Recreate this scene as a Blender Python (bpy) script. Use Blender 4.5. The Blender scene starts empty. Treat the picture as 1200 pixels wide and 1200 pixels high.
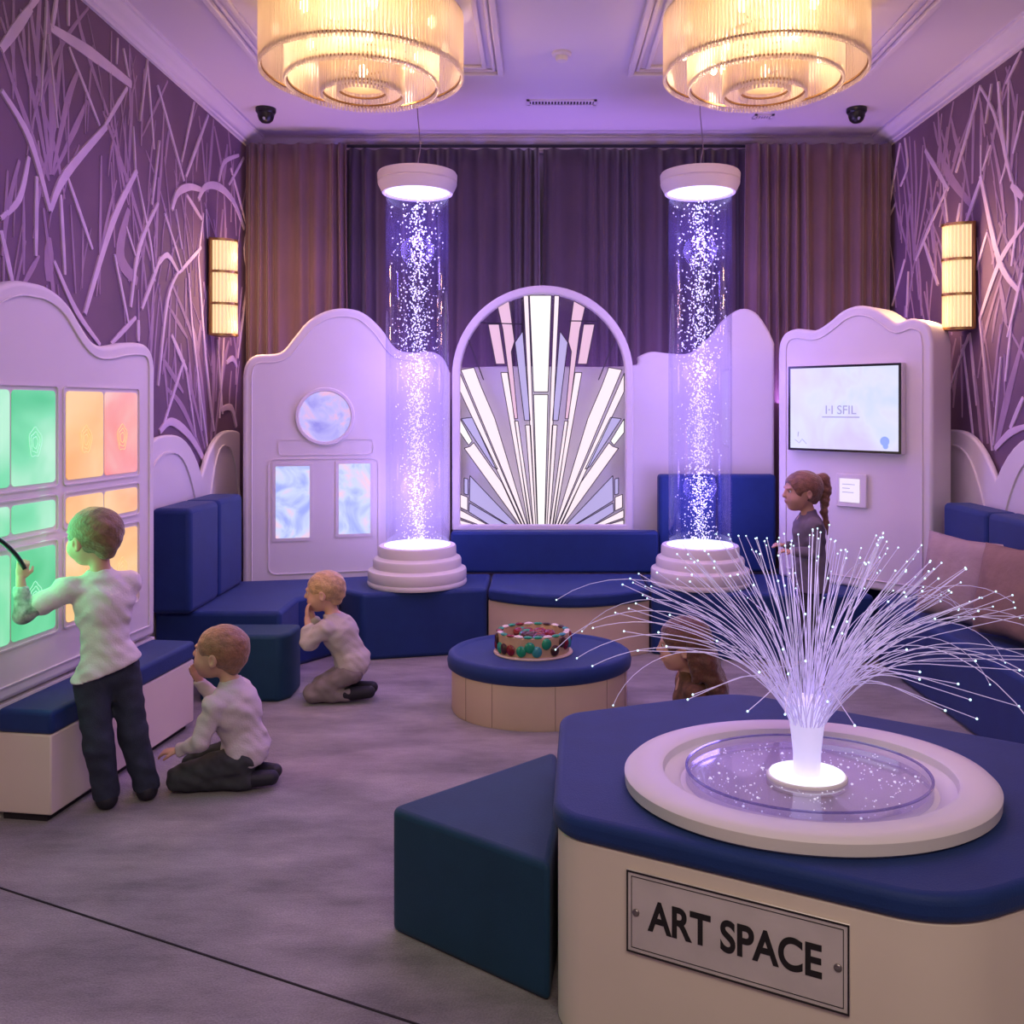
import bpy, bmesh, math, random
import numpy as np
from mathutils import Vector, Matrix
random.seed(7); np.random.seed(7)
PI = math.pi
F, CX, CY, CH = 1050.0, 632.0, 476.0, 1.48     # focal length and vanishing point of the photograph, camera height
scene = bpy.context.scene
COL = scene.collection

# ------------------------------------------------------------------ materials
def mat(name, col, rough=0.6, metal=0.0, emit=None, es=0.0, noise=0.0, nscale=20, bump=0.0, bscale=80, spec=0.5, sheen=0.0, alpha=1.0, coat=0.0):
    m = bpy.data.materials.new(name); m.use_nodes = True
    nt = m.node_tree; b = nt.nodes['Principled BSDF']
    b.inputs['Base Color'].default_value = (*col, 1)
    b.inputs['Roughness'].default_value = rough
    b.inputs['Metallic'].default_value = metal
    b.inputs['Specular IOR Level'].default_value = spec
    b.inputs['Sheen Weight'].default_value = sheen
    b.inputs['Coat Weight'].default_value = coat
    b.inputs['Alpha'].default_value = alpha
    if emit:
        b.inputs['Emission Color'].default_value = (*emit, 1)
        b.inputs['Emission Strength'].default_value = es
    if noise or bump:
        tc = nt.nodes.new('ShaderNodeTexCoord')
    if noise:
        n = nt.nodes.new('ShaderNodeTexNoise'); n.inputs['Scale'].default_value = nscale; n.inputs['Detail'].default_value = 5
        nt.links.new(tc.outputs['Object'], n.inputs['Vector'])
        r = nt.nodes.new('ShaderNodeMapRange')
        r.inputs['From Min'].default_value = .25; r.inputs['From Max'].default_value = .75
        r.inputs['To Min'].default_value = 1 - noise; r.inputs['To Max'].default_value = 1 + noise
        nt.links.new(n.outputs['Fac'], r.inputs['Value'])
        mx = nt.nodes.new('ShaderNodeVectorMath'); mx.operation = 'SCALE'
        mx.inputs[0].default_value = col
        nt.links.new(r.outputs['Result'], mx.inputs['Scale'])
        nt.links.new(mx.outputs['Vector'], b.inputs['Base Color'])
    if bump:
        n2 = nt.nodes.new('ShaderNodeTexNoise'); n2.inputs['Scale'].default_value = bscale; n2.inputs['Detail'].default_value = 4
        nt.links.new(tc.outputs['Object'], n2.inputs['Vector'])
        bp = nt.nodes.new('ShaderNodeBump'); bp.inputs['Strength'].default_value = bump; bp.inputs['Distance'].default_value = .01
        nt.links.new(n2.outputs['Fac'], bp.inputs['Height']); nt.links.new(bp.outputs['Normal'], b.inputs['Normal'])
    return m

def mix_mat(name, transp, tint, other, ocol, gloss, rough=.05, fres=True):
    """thin see-through material: transparent + (translucent|diffuse) + fresnel gloss"""
    m = bpy.data.materials.new(name); m.use_nodes = True; nt = m.node_tree
    for n in list(nt.nodes): nt.nodes.remove(n)
    out = nt.nodes.new('ShaderNodeOutputMaterial')
    t = nt.nodes.new('ShaderNodeBsdfTransparent'); t.inputs[0].default_value = (*tint, 1)
    d = nt.nodes.new('ShaderNodeBsdfTranslucent' if other == 'translucent' else 'ShaderNodeBsdfDiffuse'); d.inputs[0].default_value = (*ocol, 1)
    g = nt.nodes.new('ShaderNodeBsdfGlossy'); g.inputs['Roughness'].default_value = rough
    a = nt.nodes.new('ShaderNodeMixShader'); a.inputs[0].default_value = 1 - transp
    nt.links.new(t.outputs[0], a.inputs[1]); nt.links.new(d.outputs[0], a.inputs[2])
    b = nt.nodes.new('ShaderNodeMixShader')
    if fres:
        lw = nt.nodes.new('ShaderNodeLayerWeight'); lw.inputs['Blend'].default_value = .25
        mm = nt.nodes.new('ShaderNodeMath'); mm.operation = 'MULTIPLY'; mm.inputs[1].default_value = gloss
        nt.links.new(lw.outputs['Facing'], mm.inputs[0]); nt.links.new(mm.outputs[0], b.inputs[0])
    else: b.inputs[0].default_value = gloss
    nt.links.new(a.outputs[0], b.inputs[1]); nt.links.new(g.outputs[0], b.inputs[2])
    nt.links.new(b.outputs[0], out.inputs[0])
    return m

def screen_mat(name, c1, c2, c3, strength, scale=3.0, dist=2.0, vec=(0,0,0)):
    """lit panel: soft marbled artwork that gives off light"""
    m = bpy.data.materials.new(name); m.use_nodes = True; nt = m.node_tree; b = nt.nodes['Principled BSDF']
    tc = nt.nodes.new('ShaderNodeTexCoord'); mp = nt.nodes.new('ShaderNodeMapping'); mp.inputs['Location'].default_value = vec
    n = nt.nodes.new('ShaderNodeTexNoise'); n.inputs['Scale'].default_value = scale; n.inputs['Detail'].default_value = 3; n.inputs['Distortion'].default_value = dist
    r = nt.nodes.new('ShaderNodeValToRGB'); e = r.color_ramp.elements
    e[0].position = .32; e[0].color = (*c1, 1); e[1].position = .68; e[1].color = (*c3, 1)
    k = e.new(.5); k.color = (*c2, 1)
    nt.links.new(tc.outputs['Object'], mp.inputs[0]); nt.links.new(mp.outputs[0], n.inputs['Vector']); nt.links.new(n.outputs['Fac'], r.inputs[0])
    nt.links.new(r.outputs[0], b.inputs['Emission Color']); b.inputs['Emission Strength'].default_value = strength
    b.inputs['Base Color'].default_value = (.06, .06, .06, 1); b.inputs['Roughness'].default_value = .35
    return m

M = {}
M['white'] = mat('painted cream white', (.78, .73, .70), .45, noise=.03, nscale=3)
M['plaster'] = mat('ceiling paint', (.74, .68, .74), .8)
M['wall'] = mat('mauve mural ground', (.165, .095, .155), .75, noise=.2, nscale=2.2)
M['blade_light'] = mat('pale mural blade', (.64, .50, .62), .6, noise=.1, nscale=6)
M['blade_mid'] = mat('mauve mural blade', (.36, .24, .35), .7, noise=.12, nscale=5)
M['plain_wall'] = mat('plain grey mauve wall', (.45, .38, .44), .8)
M['navy'] = mat('navy upholstery', (.009, .034, .155), .62, noise=.10, nscale=9, bump=.15, bscale=260, sheen=.08, spec=.3)
M['teal'] = mat('dark teal upholstery', (.008, .045, .095), .65, noise=.10, nscale=9, bump=.15, bscale=260, sheen=.06, spec=.3)
M['cream'] = mat('cream laminate', (.78, .68, .57), .5, noise=.03, nscale=4)
M['tan'] = mat('pale wood laminate', (.66, .50, .36), .5, noise=.08, nscale=3)
M['dark'] = mat('dark recess', (.02, .015, .02), .8)
M['black'] = mat('black plastic', (.01, .01, .012), .3)
M['brass'] = mat('aged brass', (.32, .19, .08), .35, 1.0)
M['steel'] = mat('brushed steel plate', (.74, .68, .64), .42, .35, noise=.12, nscale=7)
M['letter'] = mat('black letter paint', (.012, .01, .01), .5)
M['came'] = mat('dark lead came', (.05, .04, .05), .5, .4)
M['cable'] = mat('pale cable', (.35, .3, .4), .5)
M['glasstube'] = mix_mat('clear acrylic tube', .968, (.93, .93, 1), 'translucent', (.45, .42, 1), .42, .04)  # violet translucent share imitates light scattered in the water
M['clear'] = mix_mat('clear glass', .97, (.95, .95, 1), 'translucent', (.8, .8, 1), .35, .03)
M['crystal'] = mix_mat('warm crystal rod', .22, (1, .96, .90), 'translucent', (1, .93, .80), .3, .1)
M['carpet'] = None

def em(name, col, s, base=(.12, .12, .12)):
    return mat(name, base, .4, emit=col, es=s)
M['led'] = em('violet white led disc', (.62, .58, 1), 2.6)
M['bulb'] = em('warm bulb', (1, .80, .52), 9)
M['sconce_glow'] = em('warm lit glass', (1, .70, .38), 1.15)
M['bubble'] = mat('air bubble', (.95, .95, 1), .15, emit=(.72, .72, 1), es=.95)  # own glow stands in for the column light the bubbles catch

def carpet():
    m = bpy.data.materials.new('grey mauve carpet'); m.use_nodes = True; nt = m.node_tree; b = nt.nodes['Principled BSDF']
    tc = nt.nodes.new('ShaderNodeTexCoord')
    mp = nt.nodes.new('ShaderNodeMapping'); mp.inputs['Scale'].default_value = (1, 2.4, 1)
    n1 = nt.nodes.new('ShaderNodeTexNoise'); n1.inputs['Scale'].default_value = 2.2; n1.inputs['Detail'].default_value = 9; n1.inputs['Roughness'].default_value = .65
    n2 = nt.nodes.new('ShaderNodeTexNoise'); n2.inputs['Scale'].default_value = 170; n2.inputs['Detail'].default_value = 3
    r = nt.nodes.new('ShaderNodeValToRGB'); e = r.color_ramp.elements
    e[0].position = .3; e[0].color = (.115, .103, .110, 1); e[1].position = .7; e[1].color = (.345, .305, .315, 1)
    nt.links.new(tc.outputs['Object'], mp.inputs[0]); nt.links.new(mp.outputs[0], n1.inputs['Vector']); nt.links.new(tc.outputs['Object'], n2.inputs['Vector'])
    nt.links.new(n1.outputs['Fac'], r.inputs[0])
    mx = nt.nodes.new('ShaderNodeMix'); mx.data_type = 'RGBA'; mx.blend_type = 'OVERLAY'; mx.inputs['Factor'].default_value = .45
    nt.links.new(r.outputs[0], mx.inputs['A']); nt.links.new(n2.outputs['Fac'], mx.inputs['B'])
    nt.links.new(mx.outputs['Result'], b.inputs['Base Color']); b.inputs['Roughness'].default_value = .95; b.inputs['Sheen Weight'].default_value = .3
    bp = nt.nodes.new('ShaderNodeBump'); bp.inputs['Strength'].default_value = .5; bp.inputs['Distance'].default_value = .006
    nt.links.new(n2.outputs['Fac'], bp.inputs['Height']); nt.links.new(bp.outputs['Normal'], b.inputs['Normal'])
    return m
M['carpet'] = carpet()

def curtain_mat(name, c):
    m = mat(name, c, .8, noise=.15, nscale=3, sheen=.4, bump=.1, bscale=200)
    return m
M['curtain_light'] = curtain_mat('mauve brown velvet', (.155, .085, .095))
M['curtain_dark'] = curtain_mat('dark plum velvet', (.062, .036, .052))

# ------------------------------------------------------------------ helpers
def finish(o, smooth=True, ang=35):
    me = o.data
    if smooth:
        me.polygons.foreach_set('use_smooth', [True] * len(me.polygons))
        me.set_sharp_from_angle(angle=math.radians(ang))
    return o

def obj(name, src, m, parent=None, smooth=True, ang=35):
    """src: bmesh or (verts, faces)"""
    me = bpy.data.meshes.new(name)
    if isinstance(src, bmesh.types.BMesh):
        bmesh.ops.recalc_face_normals(src, faces=src.faces)
        src.to_mesh(me); src.free()
    else:
        me.from_pydata([tuple(v) for v in src[0]], [], [tuple(f) for f in src[1]]); me.update()
    ms = m if isinstance(m, (list, tuple)) else [m]
    for k in ms: me.materials.append(k)
    o = bpy.data.objects.new(name, me); COL.objects.link(o)
    if parent: o.parent = parent
    return finish(o, smooth, ang)

def tag(o, label, cat=None, group=None, kind=None):
    if label: o['label'] = label
    if cat: o['category'] = cat
    if group: o['group'] = group
    if kind: o['kind'] = kind
    return o

def thing(name, label, cat, loc=(0, 0, 0), rz=0, group=None):
    o = bpy.data.objects.new(name, None); COL.objects.link(o); o.empty_display_size = .1
    o.location = loc; o.rotation_euler = (0, 0, rz)
    return tag(o, label, cat, group)

def struct(o): o['kind'] = 'structure'; return o

def copy_tree(o, parent=None):
    c = o.copy(); COL.objects.link(c)
    if parent is not None: c.parent = parent
    for ch in list(o.children): copy_tree(ch, c)
    return c

def bevel(o, w, seg=3, ang=30):
    b = o.modifiers.new('bevel', 'BEVEL'); b.width = w; b.segments = seg; b.limit_method = 'ANGLE'; b.angle_limit = math.radians(ang)
    b.harden_normals = False
    return o

def box(bm, x0, x1, y0, y1, z0, z1, rot=None):
    vs = [bm.verts.new((x, y, z)) for z in (z0, z1) for (x, y) in ((x0, y0), (x1, y0), (x1, y1), (x0, y1))]
    for f in ((0, 3, 2, 1), (4, 5, 6, 7), (0, 1, 5, 4), (1, 2, 6, 5), (2, 3, 7, 6), (3, 0, 4, 7)): bm.faces.new([vs[i] for i in f])
    if rot is not None: bmesh.ops.transform(bm, matrix=rot, verts=vs)
    return vs

def NB(): return bmesh.new()

def prism_z(bm, poly, z0, z1):
    a = [bm.verts.new((x, y, z0)) for x, y in poly]; b = [bm.verts.new((x, y, z1)) for x, y in poly]
    n = len(poly); bm.faces.new(a[::-1]); bm.faces.new(b)
    for i in range(n): bm.faces.new((a[i], a[(i+1) % n], b[(i+1) % n], b[i]))

def prism_y(bm, poly, y0, y1):
    """outline in x,z extruded along y"""
    a = [bm.verts.new((x, y0, z)) for x, z in poly]; b = [bm.verts.new((x, y1, z)) for x, z in poly]
    n = len(poly); bm.faces.new(a); bm.faces.new(b[::-1])
    for i in range(n): bm.faces.new((a[i], b[i], b[(i+1) % n], a[(i+1) % n]))

def ring_y(bm, out, inn, y0, y1):
    """closed band between two outlines of equal length, extruded along y"""
    n = len(out)
    A = [bm.verts.new((x, y0, z)) for x, z in out]; B = [bm.verts.new((x, y0, z)) for x, z in inn]
    C = [bm.verts.new((x, y1, z)) for x, z in out]; D = [bm.verts.new((x, y1, z)) for x, z in inn]
    for i in range(n):
        j = (i+1) % n
        bm.faces.new((A[i], A[j], B[j], B[i])); bm.faces.new((C[i], D[i], D[j], C[j]))
        bm.faces.new((A[i], C[i], C[j], A[j])); bm.faces.new((B[i], B[j], D[j], D[i]))

def lathe(bm, prof, n=64, c=(0, 0), sx=1, sy=1, cap=True):
    rings = []
    for r, z in prof:
        if r < 1e-6: rings.append([bm.verts.new((c[0], c[1], z))])
        else: rings.append([bm.verts.new((c[0] + r*sx*math.cos(2*PI*k/n), c[1] + r*sy*math.sin(2*PI*k/n), z)) for k in range(n)])
    for a, b in zip(rings, rings[1:]):
        for k in range(n):
            j = (k+1) % n
            if len(a) == 1 and len(b) == 1: continue
            if len(a) == 1: bm.faces.new((a[0], b[j], b[k]))
            elif len(b) == 1: bm.faces.new((a[k], a[j], b[0]))
            else: bm.faces.new((a[k], a[j], b[j], b[k]))

def tube(bm, pts, r, n=8, r1=None, caps=True):
    pts = [Vector(p) for p in pts]; N = len(pts); prev = None; rings = []
    for i, p in enumerate(pts):
        t = (pts[min(i+1, N-1)] - pts[max(i-1, 0)]).normalized()
        if prev is None:
            a = Vector((0, 0, 1)) if abs(t.z) < .9 else Vector((1, 0, 0)); u = t.cross(a).normalized()
        else: u = (prev - t*prev.dot(t)).normalized()
        prev = u; v = t.cross(u)
        rr = r if r1 is None else r + (r1-r)*i/(N-1)
        rings.append([bm.verts.new(p + u*rr*math.cos(2*PI*k/n) + v*rr*math.sin(2*PI*k/n)) for k in range(n)])
    for a, b in zip(rings, rings[1:]):
        for k in range(n): bm.faces.new((a[k], a[(k+1) % n], b[(k+1) % n], b[k]))
    if caps: bm.faces.new(rings[0][::-1]); bm.faces.new(rings[-1])

def ball(bm, c, r, s=(1, 1, 1), u=12, v=8, mtx=None):
    m = Matrix.Translation(c) @ (mtx or Matrix.Identity(4)) @ Matrix.Diagonal((r*s[0], r*s[1], r*s[2], 1))
    bmesh.ops.create_uvsphere(bm, u_segments=u, v_segments=v, radius=1, matrix=m)

def rounded(poly, r, seg=6):
    """round the corners of a polygon; r is one radius or one per corner"""
    out = []; n = len(poly); rs = r if isinstance(r, (list, tuple)) else [r]*n
    for i in range(n):
        p = Vector(poly[i]); a = Vector(poly[i-1]); b = Vector(poly[(i+1) % n]); R = rs[i]
        if R <= 0: out.append(tuple(p)); continue
        da = (a-p).normalized(); db = (b-p).normalized()
        half = da.angle(db)/2; t = min(R/math.tan(half), (a-p).length*.48, (b-p).length*.48); R = t*math.tan(half)
        c = p + (da+db).normalized()*(R/math.sin(half))
        s = p+da*t-c; e = p+db*t-c; a0 = math.atan2(s.y, s.x); a1 = math.atan2(e.y, e.x); d = a1-a0
        while d > PI: d -= 2*PI
        while d < -PI: d += 2*PI
        for k in range(seg+1):
            an = a0+d*k/seg; out.append((c.x+R*math.cos(an), c.y+R*math.sin(an)))
    return out

def inset(poly, d):
    n = len(poly); area = sum(poly[i][0]*poly[(i+1) % n][1]-poly[(i+1) % n][0]*poly[i][1] for i in range(n)); s = 1 if area > 0 else -1
    out = []
    for i in range(n):
        p = Vector(poly[i]); a = (p-Vector(poly[i-1])); b = (Vector(poly[(i+1) % n])-p)
        if a.length < 1e-7 or b.length < 1e-7: out.append(tuple(p)); continue
        a.normalize(); b.normalize()
        na = Vector((-a.y, a.x))*s; nb = Vector((-b.y, b.x))*s; m = (na+nb)
        if m.length < 1e-5: m = na
        m.normalize(); k = d/max(.5, m.dot(na)); out.append(tuple(p+m*k))
    return out

def smooth_line(pts, n=6):
    """Catmull-Rom through the points"""
    P = [Vector(p) for p in pts]; out = []
    for i in range(len(P)-1):
        p0 = P[max(i-1, 0)]; p1 = P[i]; p2 = P[i+1]; p3 = P[min(i+2, len(P)-1)]
        for k in range(n):
            t = k/n; out.append(tuple(.5*((2*p1)+(-p0+p2)*t+(2*p0-5*p1+4*p2-p3)*t*t+(-p0+3*p1-3*p2+p3)*t**3)))
    out.append(tuple(P[-1])); return out

def text_mesh(name, s, size, m, parent, loc, rot=(PI/2, 0, 0), ext=.002, off=0.0, sx=1, align='CENTER', spacing=1.0):
    cu = bpy.data.curves.new(name, 'FONT'); cu.body = s; cu.size = size; cu.extrude = ext; cu.offset = off
    cu.align_x = align; cu.align_y = 'CENTER'; cu.space_character = spacing
    t = bpy.data.objects.new('tmp', cu); COL.objects.link(t)
    dg = bpy.context.evaluated_depsgraph_get(); me = bpy.data.meshes.new_from_object(t.evaluated_get(dg))
    bpy.data.objects.remove(t); me.materials.clear(); me.materials.append(m); me.name = name
    o = bpy.data.objects.new(name, me); COL.objects.link(o); o.parent = parent
    o.location = loc; o.rotation_euler = rot; o.scale = (sx, 1, 1)
    return o

class Plane:
    """vertical plane standing in the room: origin p0 on the floor, direction u; local x along u, local y away from the room"""
    def __init__(s, p0, u):
        s.p0 = p0; L = math.hypot(*u); s.u = (u[0]/L, u[1]/L); s.rz = math.atan2(s.u[1], s.u[0])
    def at(s, px, py):
        r = (px-CX)/F; w = (r*s.p0[1]-s.p0[0])/(s.u[0]-r*s.u[1]); d = s.p0[1]+w*s.u[1]
        return (w, CH-(py-CY)*d/F)
    def loc(s, z=0): return (s.p0[0], s.p0[1], z)

def floor_at(px, py, z=0):
    d = (CH-z)*F/(py-CY); return ((px-CX)/F*d, d)
# ------------------------------------------------------------------ the room
XL, XR, YB, YF, ZC = -2.106, 2.52, 6.62, -1.6, 3.45
bm = NB(); box(bm, XL-.1, XR+.1, YF, YB+.1, -.1, 0); floor = struct(obj('floor', bm, M['carpet'], smooth=False))
a, b = floor_at(-60, 1021), floor_at(560, 1224)
bm = NB(); tube(bm, [(a[0], a[1], .0), (b[0], b[1], .0)], .0035, 6); obj('floor_seam', bm, M['dark'], floor)
bm = NB(); box(bm, XL-.1, XR+.1, YF, YB+.1, ZC, ZC+.1); ceiling = struct(obj('ceiling', bm, M['plaster'], smooth=False))
bm = NB(); box(bm, XL-.1, XL, YF, YB, 0, ZC); wl = struct(obj('wall_left', bm, M['wall'], smooth=False))
bm = NB(); box(bm, XR, XR+.1, YF, YB, 0, ZC); wr = struct(obj('wall_right', bm, M['wall'], smooth=False))
bm = NB(); box(bm, XL-.1, XR+.1, YB, YB+.1, 0, ZC); struct(obj('wall_back', bm, M['plain_wall'], smooth=False))
bm = NB(); box(bm, XL-.1, XR+.1, YF-.1, YF, 0, ZC); struct(obj('wall_front', bm, M['plain_wall'], smooth=False))

# cornice: stepped and coved profile (distance from wall, height)
prof = [(0, 3.345), (.018, 3.345), (.018, 3.362), (.03, 3.366), (.034, 3.380), (.045, 3.392), (.065, 3.402), (.085, 3.420), (.092, 3.432), (.105, 3.434), (.105, 3.45), (0, 3.45)]
def cornice(name, side):
    bm = NB(); n = len(prof)
    if side == 'back': ends = [[(XL+p, YB-p, z) for p, z in prof], [(XR-p, YB-p, z) for p, z in prof]]
    elif side == 'left': ends = [[(XL+p, YF, z) for p, z in prof], [(XL+p, YB-p, z) for p, z in prof]]
    else: ends = [[(XR-p, YF, z) for p, z in prof], [(XR-p, YB-p, z) for p, z in prof]]
    A = [bm.verts.new(v) for v in ends[0]]; B = [bm.verts.new(v) for v in ends[1]]
    for i in range(n): bm.faces.new((A[i], A[(i+1) % n], B[(i+1) % n], B[i]))
    bm.faces.new(A); bm.faces.new(B)
    struct(obj(name, bm, M['plaster'], ang=50))
cornice('trim_1', 'back'); cornice('trim_2', 'left'); cornice('trim_3', 'right')

# ceiling frames round the chandeliers
def ceiling_frame(name, x0, x1, y1, y0=1.2):
    bm = NB()
    for off, w, h in ((0, .035, .03), (.045, .02, .015), (.095, .028, .02)):
        o = [(x0+off, y0+off), (x1-off, y0+off), (x1-off, y1-off), (x0+off, y1-off)]
        i = [(x0+off+w, y0+off+w), (x1-off-w, y0+off+w), (x1-off-w, y1-off-w), (x0+off+w, y1-off-w)]
        for k in range(4):
            j = (k+1) % 4; q = [o[k], o[j], i[j], i[k]]
            a = [bm.verts.new((*p, ZC)) for p in q]; b_ = [bm.verts.new((*p, ZC-h)) for p in q]
            bm.faces.new(b_); bm.faces.new(a[::-1])
            for t in range(4): bm.faces.new((a[t], a[(t+1) % 4], b_[(t+1) % 4], b_[t]))
    o = struct(obj(name, bm, M['plaster'])); bevel(o, .006, 2)
ceiling_frame('trim_4', -1.62, -.21, 5.29); ceiling_frame('trim_5', .52, 1.95, 5.29)

# ------------------------------------------------------------------ mural on the side walls
def wall_pt(side, px, py):
    X = XL if side == 'l' else XR
    d = X*F/(px-CX); return d, CH-(py-CY)*d/F
def ribbon(bm, side, pts, w, lift, taper=(.35, 1, .5), px=True):
    X = XL if side == 'l' else XR; s = 1 if side == 'l' else -1
    P = [wall_pt(side, *p) for p in pts] if px else pts
    if len(P) > 2: P = smooth_line(P, 5)
    else: P = [tuple(Vector(P[0]).lerp(Vector(P[1]), t)) for t in (0, .33, .66, 1)]
    P = [p for p in P if .2 < p[1] < 3.344 and p[0] < YB-.02]
    if len(P) < 2: return
    n = len(P); L = []; R = []
    for i, p in enumerate(P):
        t = Vector(P[min(i+1, n-1)])-Vector(P[max(i-1, 0)])
        if t.length < 1e-6: return
        t.normalize(); nn = Vector((-t.y, t.x)); q = i/(n-1)
        wd = (taper[0]+(taper[1]-taper[0])*q*2 if q < .5 else taper[1]+(taper[2]-taper[1])*(q-.5)*2)*(w*p[0]/F if px else w)/2
        a = Vector(p)+nn*wd; b = Vector(p)-nn*wd; L.append(a); R.append(b)
    def V(v, h): return bm.verts.new((X+s*h, v.x, v.y))
    lt = [V(v, lift) for v in L]; rt = [V(v, lift) for v in R]; mid = [V(Vector(p), lift+.002) for p in P]
    lb = [V(v, 0) for v in L]; rb = [V(v, 0) for v in R]
    for i in range(n-1):
        for f in ((lt[i], lt[i+1], mid[i+1], mid[i]), (mid[i], mid[i+1], rt[i+1], rt[i]), (lb[i], lb[i+1], lt[i+1], lt[i]), (rt[i], rt[i+1], rb[i+1], rb[i])):
            bm.faces.new(f)
    for e in (0, n-1): bm.faces.new((lb[e], lt[e], mid[e], rt[e], rb[e]))
H_L = [([(0,106),(33,163),(57,247)],9),([(57,247),(75,205),(123,148)],10),([(116,147),(80,55)],5),([(58,32),(105,62),(153,99)],13),([(148,103),(122,147)],6),
 ([(0,58),(35,9)],13),([(33,10),(46,-8)],8),([(66,-6),(60,32)],6),([(79,-6),(79,30)],4),([(53,-4),(52,34),(46,120)],2.5),([(55,40),(66,150)],2),
 ([(0,256),(22,232),(33,184)],8),([(0,270),(15,338)],8),([(42,207),(41,300)],7),([(70,228),(75,322)],6),([(78,208),(107,292)],6),
 ([(159,200),(130,262),(98,368)],9),([(184,238),(162,290),(152,360)],6),([(158,205),(155,148)],3),([(172,70),(163,142)],3),([(172,72),(180,175)],4),([(138,30),(136,75)],3),([(141,40),(150,90)],4),
 ([(184,100),(215,212)],5),([(227,120),(212,190)],4),([(243,135),(217,207)],5),([(186,165),(177,240)],4),([(159,205),(175,285),(180,330)],4),
 ([(200,246),(207,226),(221,219),(234,222)],8),([(232,234),(240,219),(256,219),(273,236),(286,268)],8),([(218,228),(236,257)],5),([(270,197),(288,262)],4),
 ([(256,212),(262,190),(279,182)],5),([(285,185),(268,216)],4),([(133,298),(150,382)],5),([(187,302),(165,362)],6),([(184,310),(195,299),(208,320)],6),([(208,318),(195,352),(184,452)],5),
 ([(235,290),(209,320)],5),([(200,392),(218,434)],7),([(215,422),(191,498)],5),([(62,306),(88,364),(116,404)],7),([(158,372),(129,403)],6),([(161,375),(161,400)],7),
 ([(220,320),(226,400),(244,538)],4),([(231,300),(240,420),(250,505)],5),([(254,398),(260,485)],3),([(217,432),(229,512)],3.5),([(226,385),(236,505)],3),([(262,395),(257,490)],3),
 ([(192,250),(205,290),(213,318)],4),([(205,245),(212,292)],3),([(296,240),(286,290),(292,330)],3),([(290,330),(278,420)],3),([(186,506),(200,494),(222,512),(241,545)],9),([(258,480),(270,478),(276,500)],7),
 ([(238,250),(232,300)],4),([(241,245),(243,280)],3),([(147,265),(158,300)],4),([(265,425),(272,420),(277,430)],6),([(104,0),(99,-20)],4)]
Mm_L = [([(57,212),(30,140),(3,62)],9),([(57,212),(42,130),(20,40)],9),([(58,205),(48,110),(34,5)],10),([(58,205),(60,110),(54,0)],14),([(58,205),(66,110),(72,50)],8),([(60,205),(78,120),(90,85)],11),([(62,205),(88,150),(102,118)],9),
 ([(120,130),(150,215),(176,305)],8),([(88,0),(98,50),(135,160)],8),([(128,85),(140,190),(150,240)],6),([(27,225),(27,322)],7),([(82,240),(88,344)],5),([(45,300),(26,334)],9),([(57,278),(57,330)],22),([(130,190),(134,290)],5),
 ([(155,110),(150,200)],8),([(192,120),(188,200),(180,290)],6),([(250,140),(243,225)],8),([(268,150),(262,210)],8),([(150,245),(140,300),(160,330)],20),([(185,215),(205,290)],5),([(170,175),(183,210)],4),([(196,357),(219,396)],7),
 ([(244,540),(232,420),(200,330)],8),([(246,540),(250,420),(238,330)],10),([(248,540),(262,430),(268,400)],7),([(243,540),(222,450),(205,400)],7),([(240,540),(215,480),(195,455)],8),([(180,330),(176,420)],9),([(165,300),(150,330)],7),([(0,20),(8,45)],6),([(166,160),(196,95)],5),([(214,460),(190,420)],9)]
H_R = [([(1057,160),(1047,215),(1037,272)],3.5),([(1061,162),(1064,195),(1056,218)],3),([(1050,238),(1027,284)],3.5),([(1027,248),(1042,275)],5),([(1085,176),(1112,222)],7),([(1110,221),(1088,270),(1074,305)],4.5),
 ([(1151,208),(1132,264)],7),([(1150,206),(1172,305),(1196,342)],8),([(1121,202),(1135,155),(1150,100)],5),([(1163,98),(1156,145)],4),([(1171,96),(1177,165),(1187,212)],6),([(1150,170),(1150,206)],3),
 ([(1187,210),(1193,250),(1186,312)],5),([(1186,217),(1200,232)],9),([(1202,262),(1173,306),(1149,374)],7),([(1158,272),(1145,316)],5),([(1084,285),(1100,334)],5.5),([(1061,304),(1046,358)],3.5),([(1065,318),(1063,372)],3),
 ([(1149,372),(1156,440),(1164,528)],4),([(1137,390),(1145,475)],5),([(1129,404),(1142,522)],4),([(1137,394),(1127,412)],4),([(1187,372),(1179,447)],4.5),([(1200,466),(1185,502)],7),([(1202,500),(1184,508),(1167,526)],8),([(1174,418),(1165,522)],3.5),
 ([(1136,392),(1113,458)],3),([(1200,320),(1182,395)],5),([(1200,130),(1188,180)],5),([(1183,92),(1181,180),(1173,215)],4),([(1106,215),(1111,260)],3),([(1162,170),(1152,200)],3.5),([(1035,200),(1042,222)],3),([(1126,238),(1122,262)],4),
 ([(1198,60),(1180,98)],4),([(1142,90),(1165,130),(1182,190)],4)]
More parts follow.
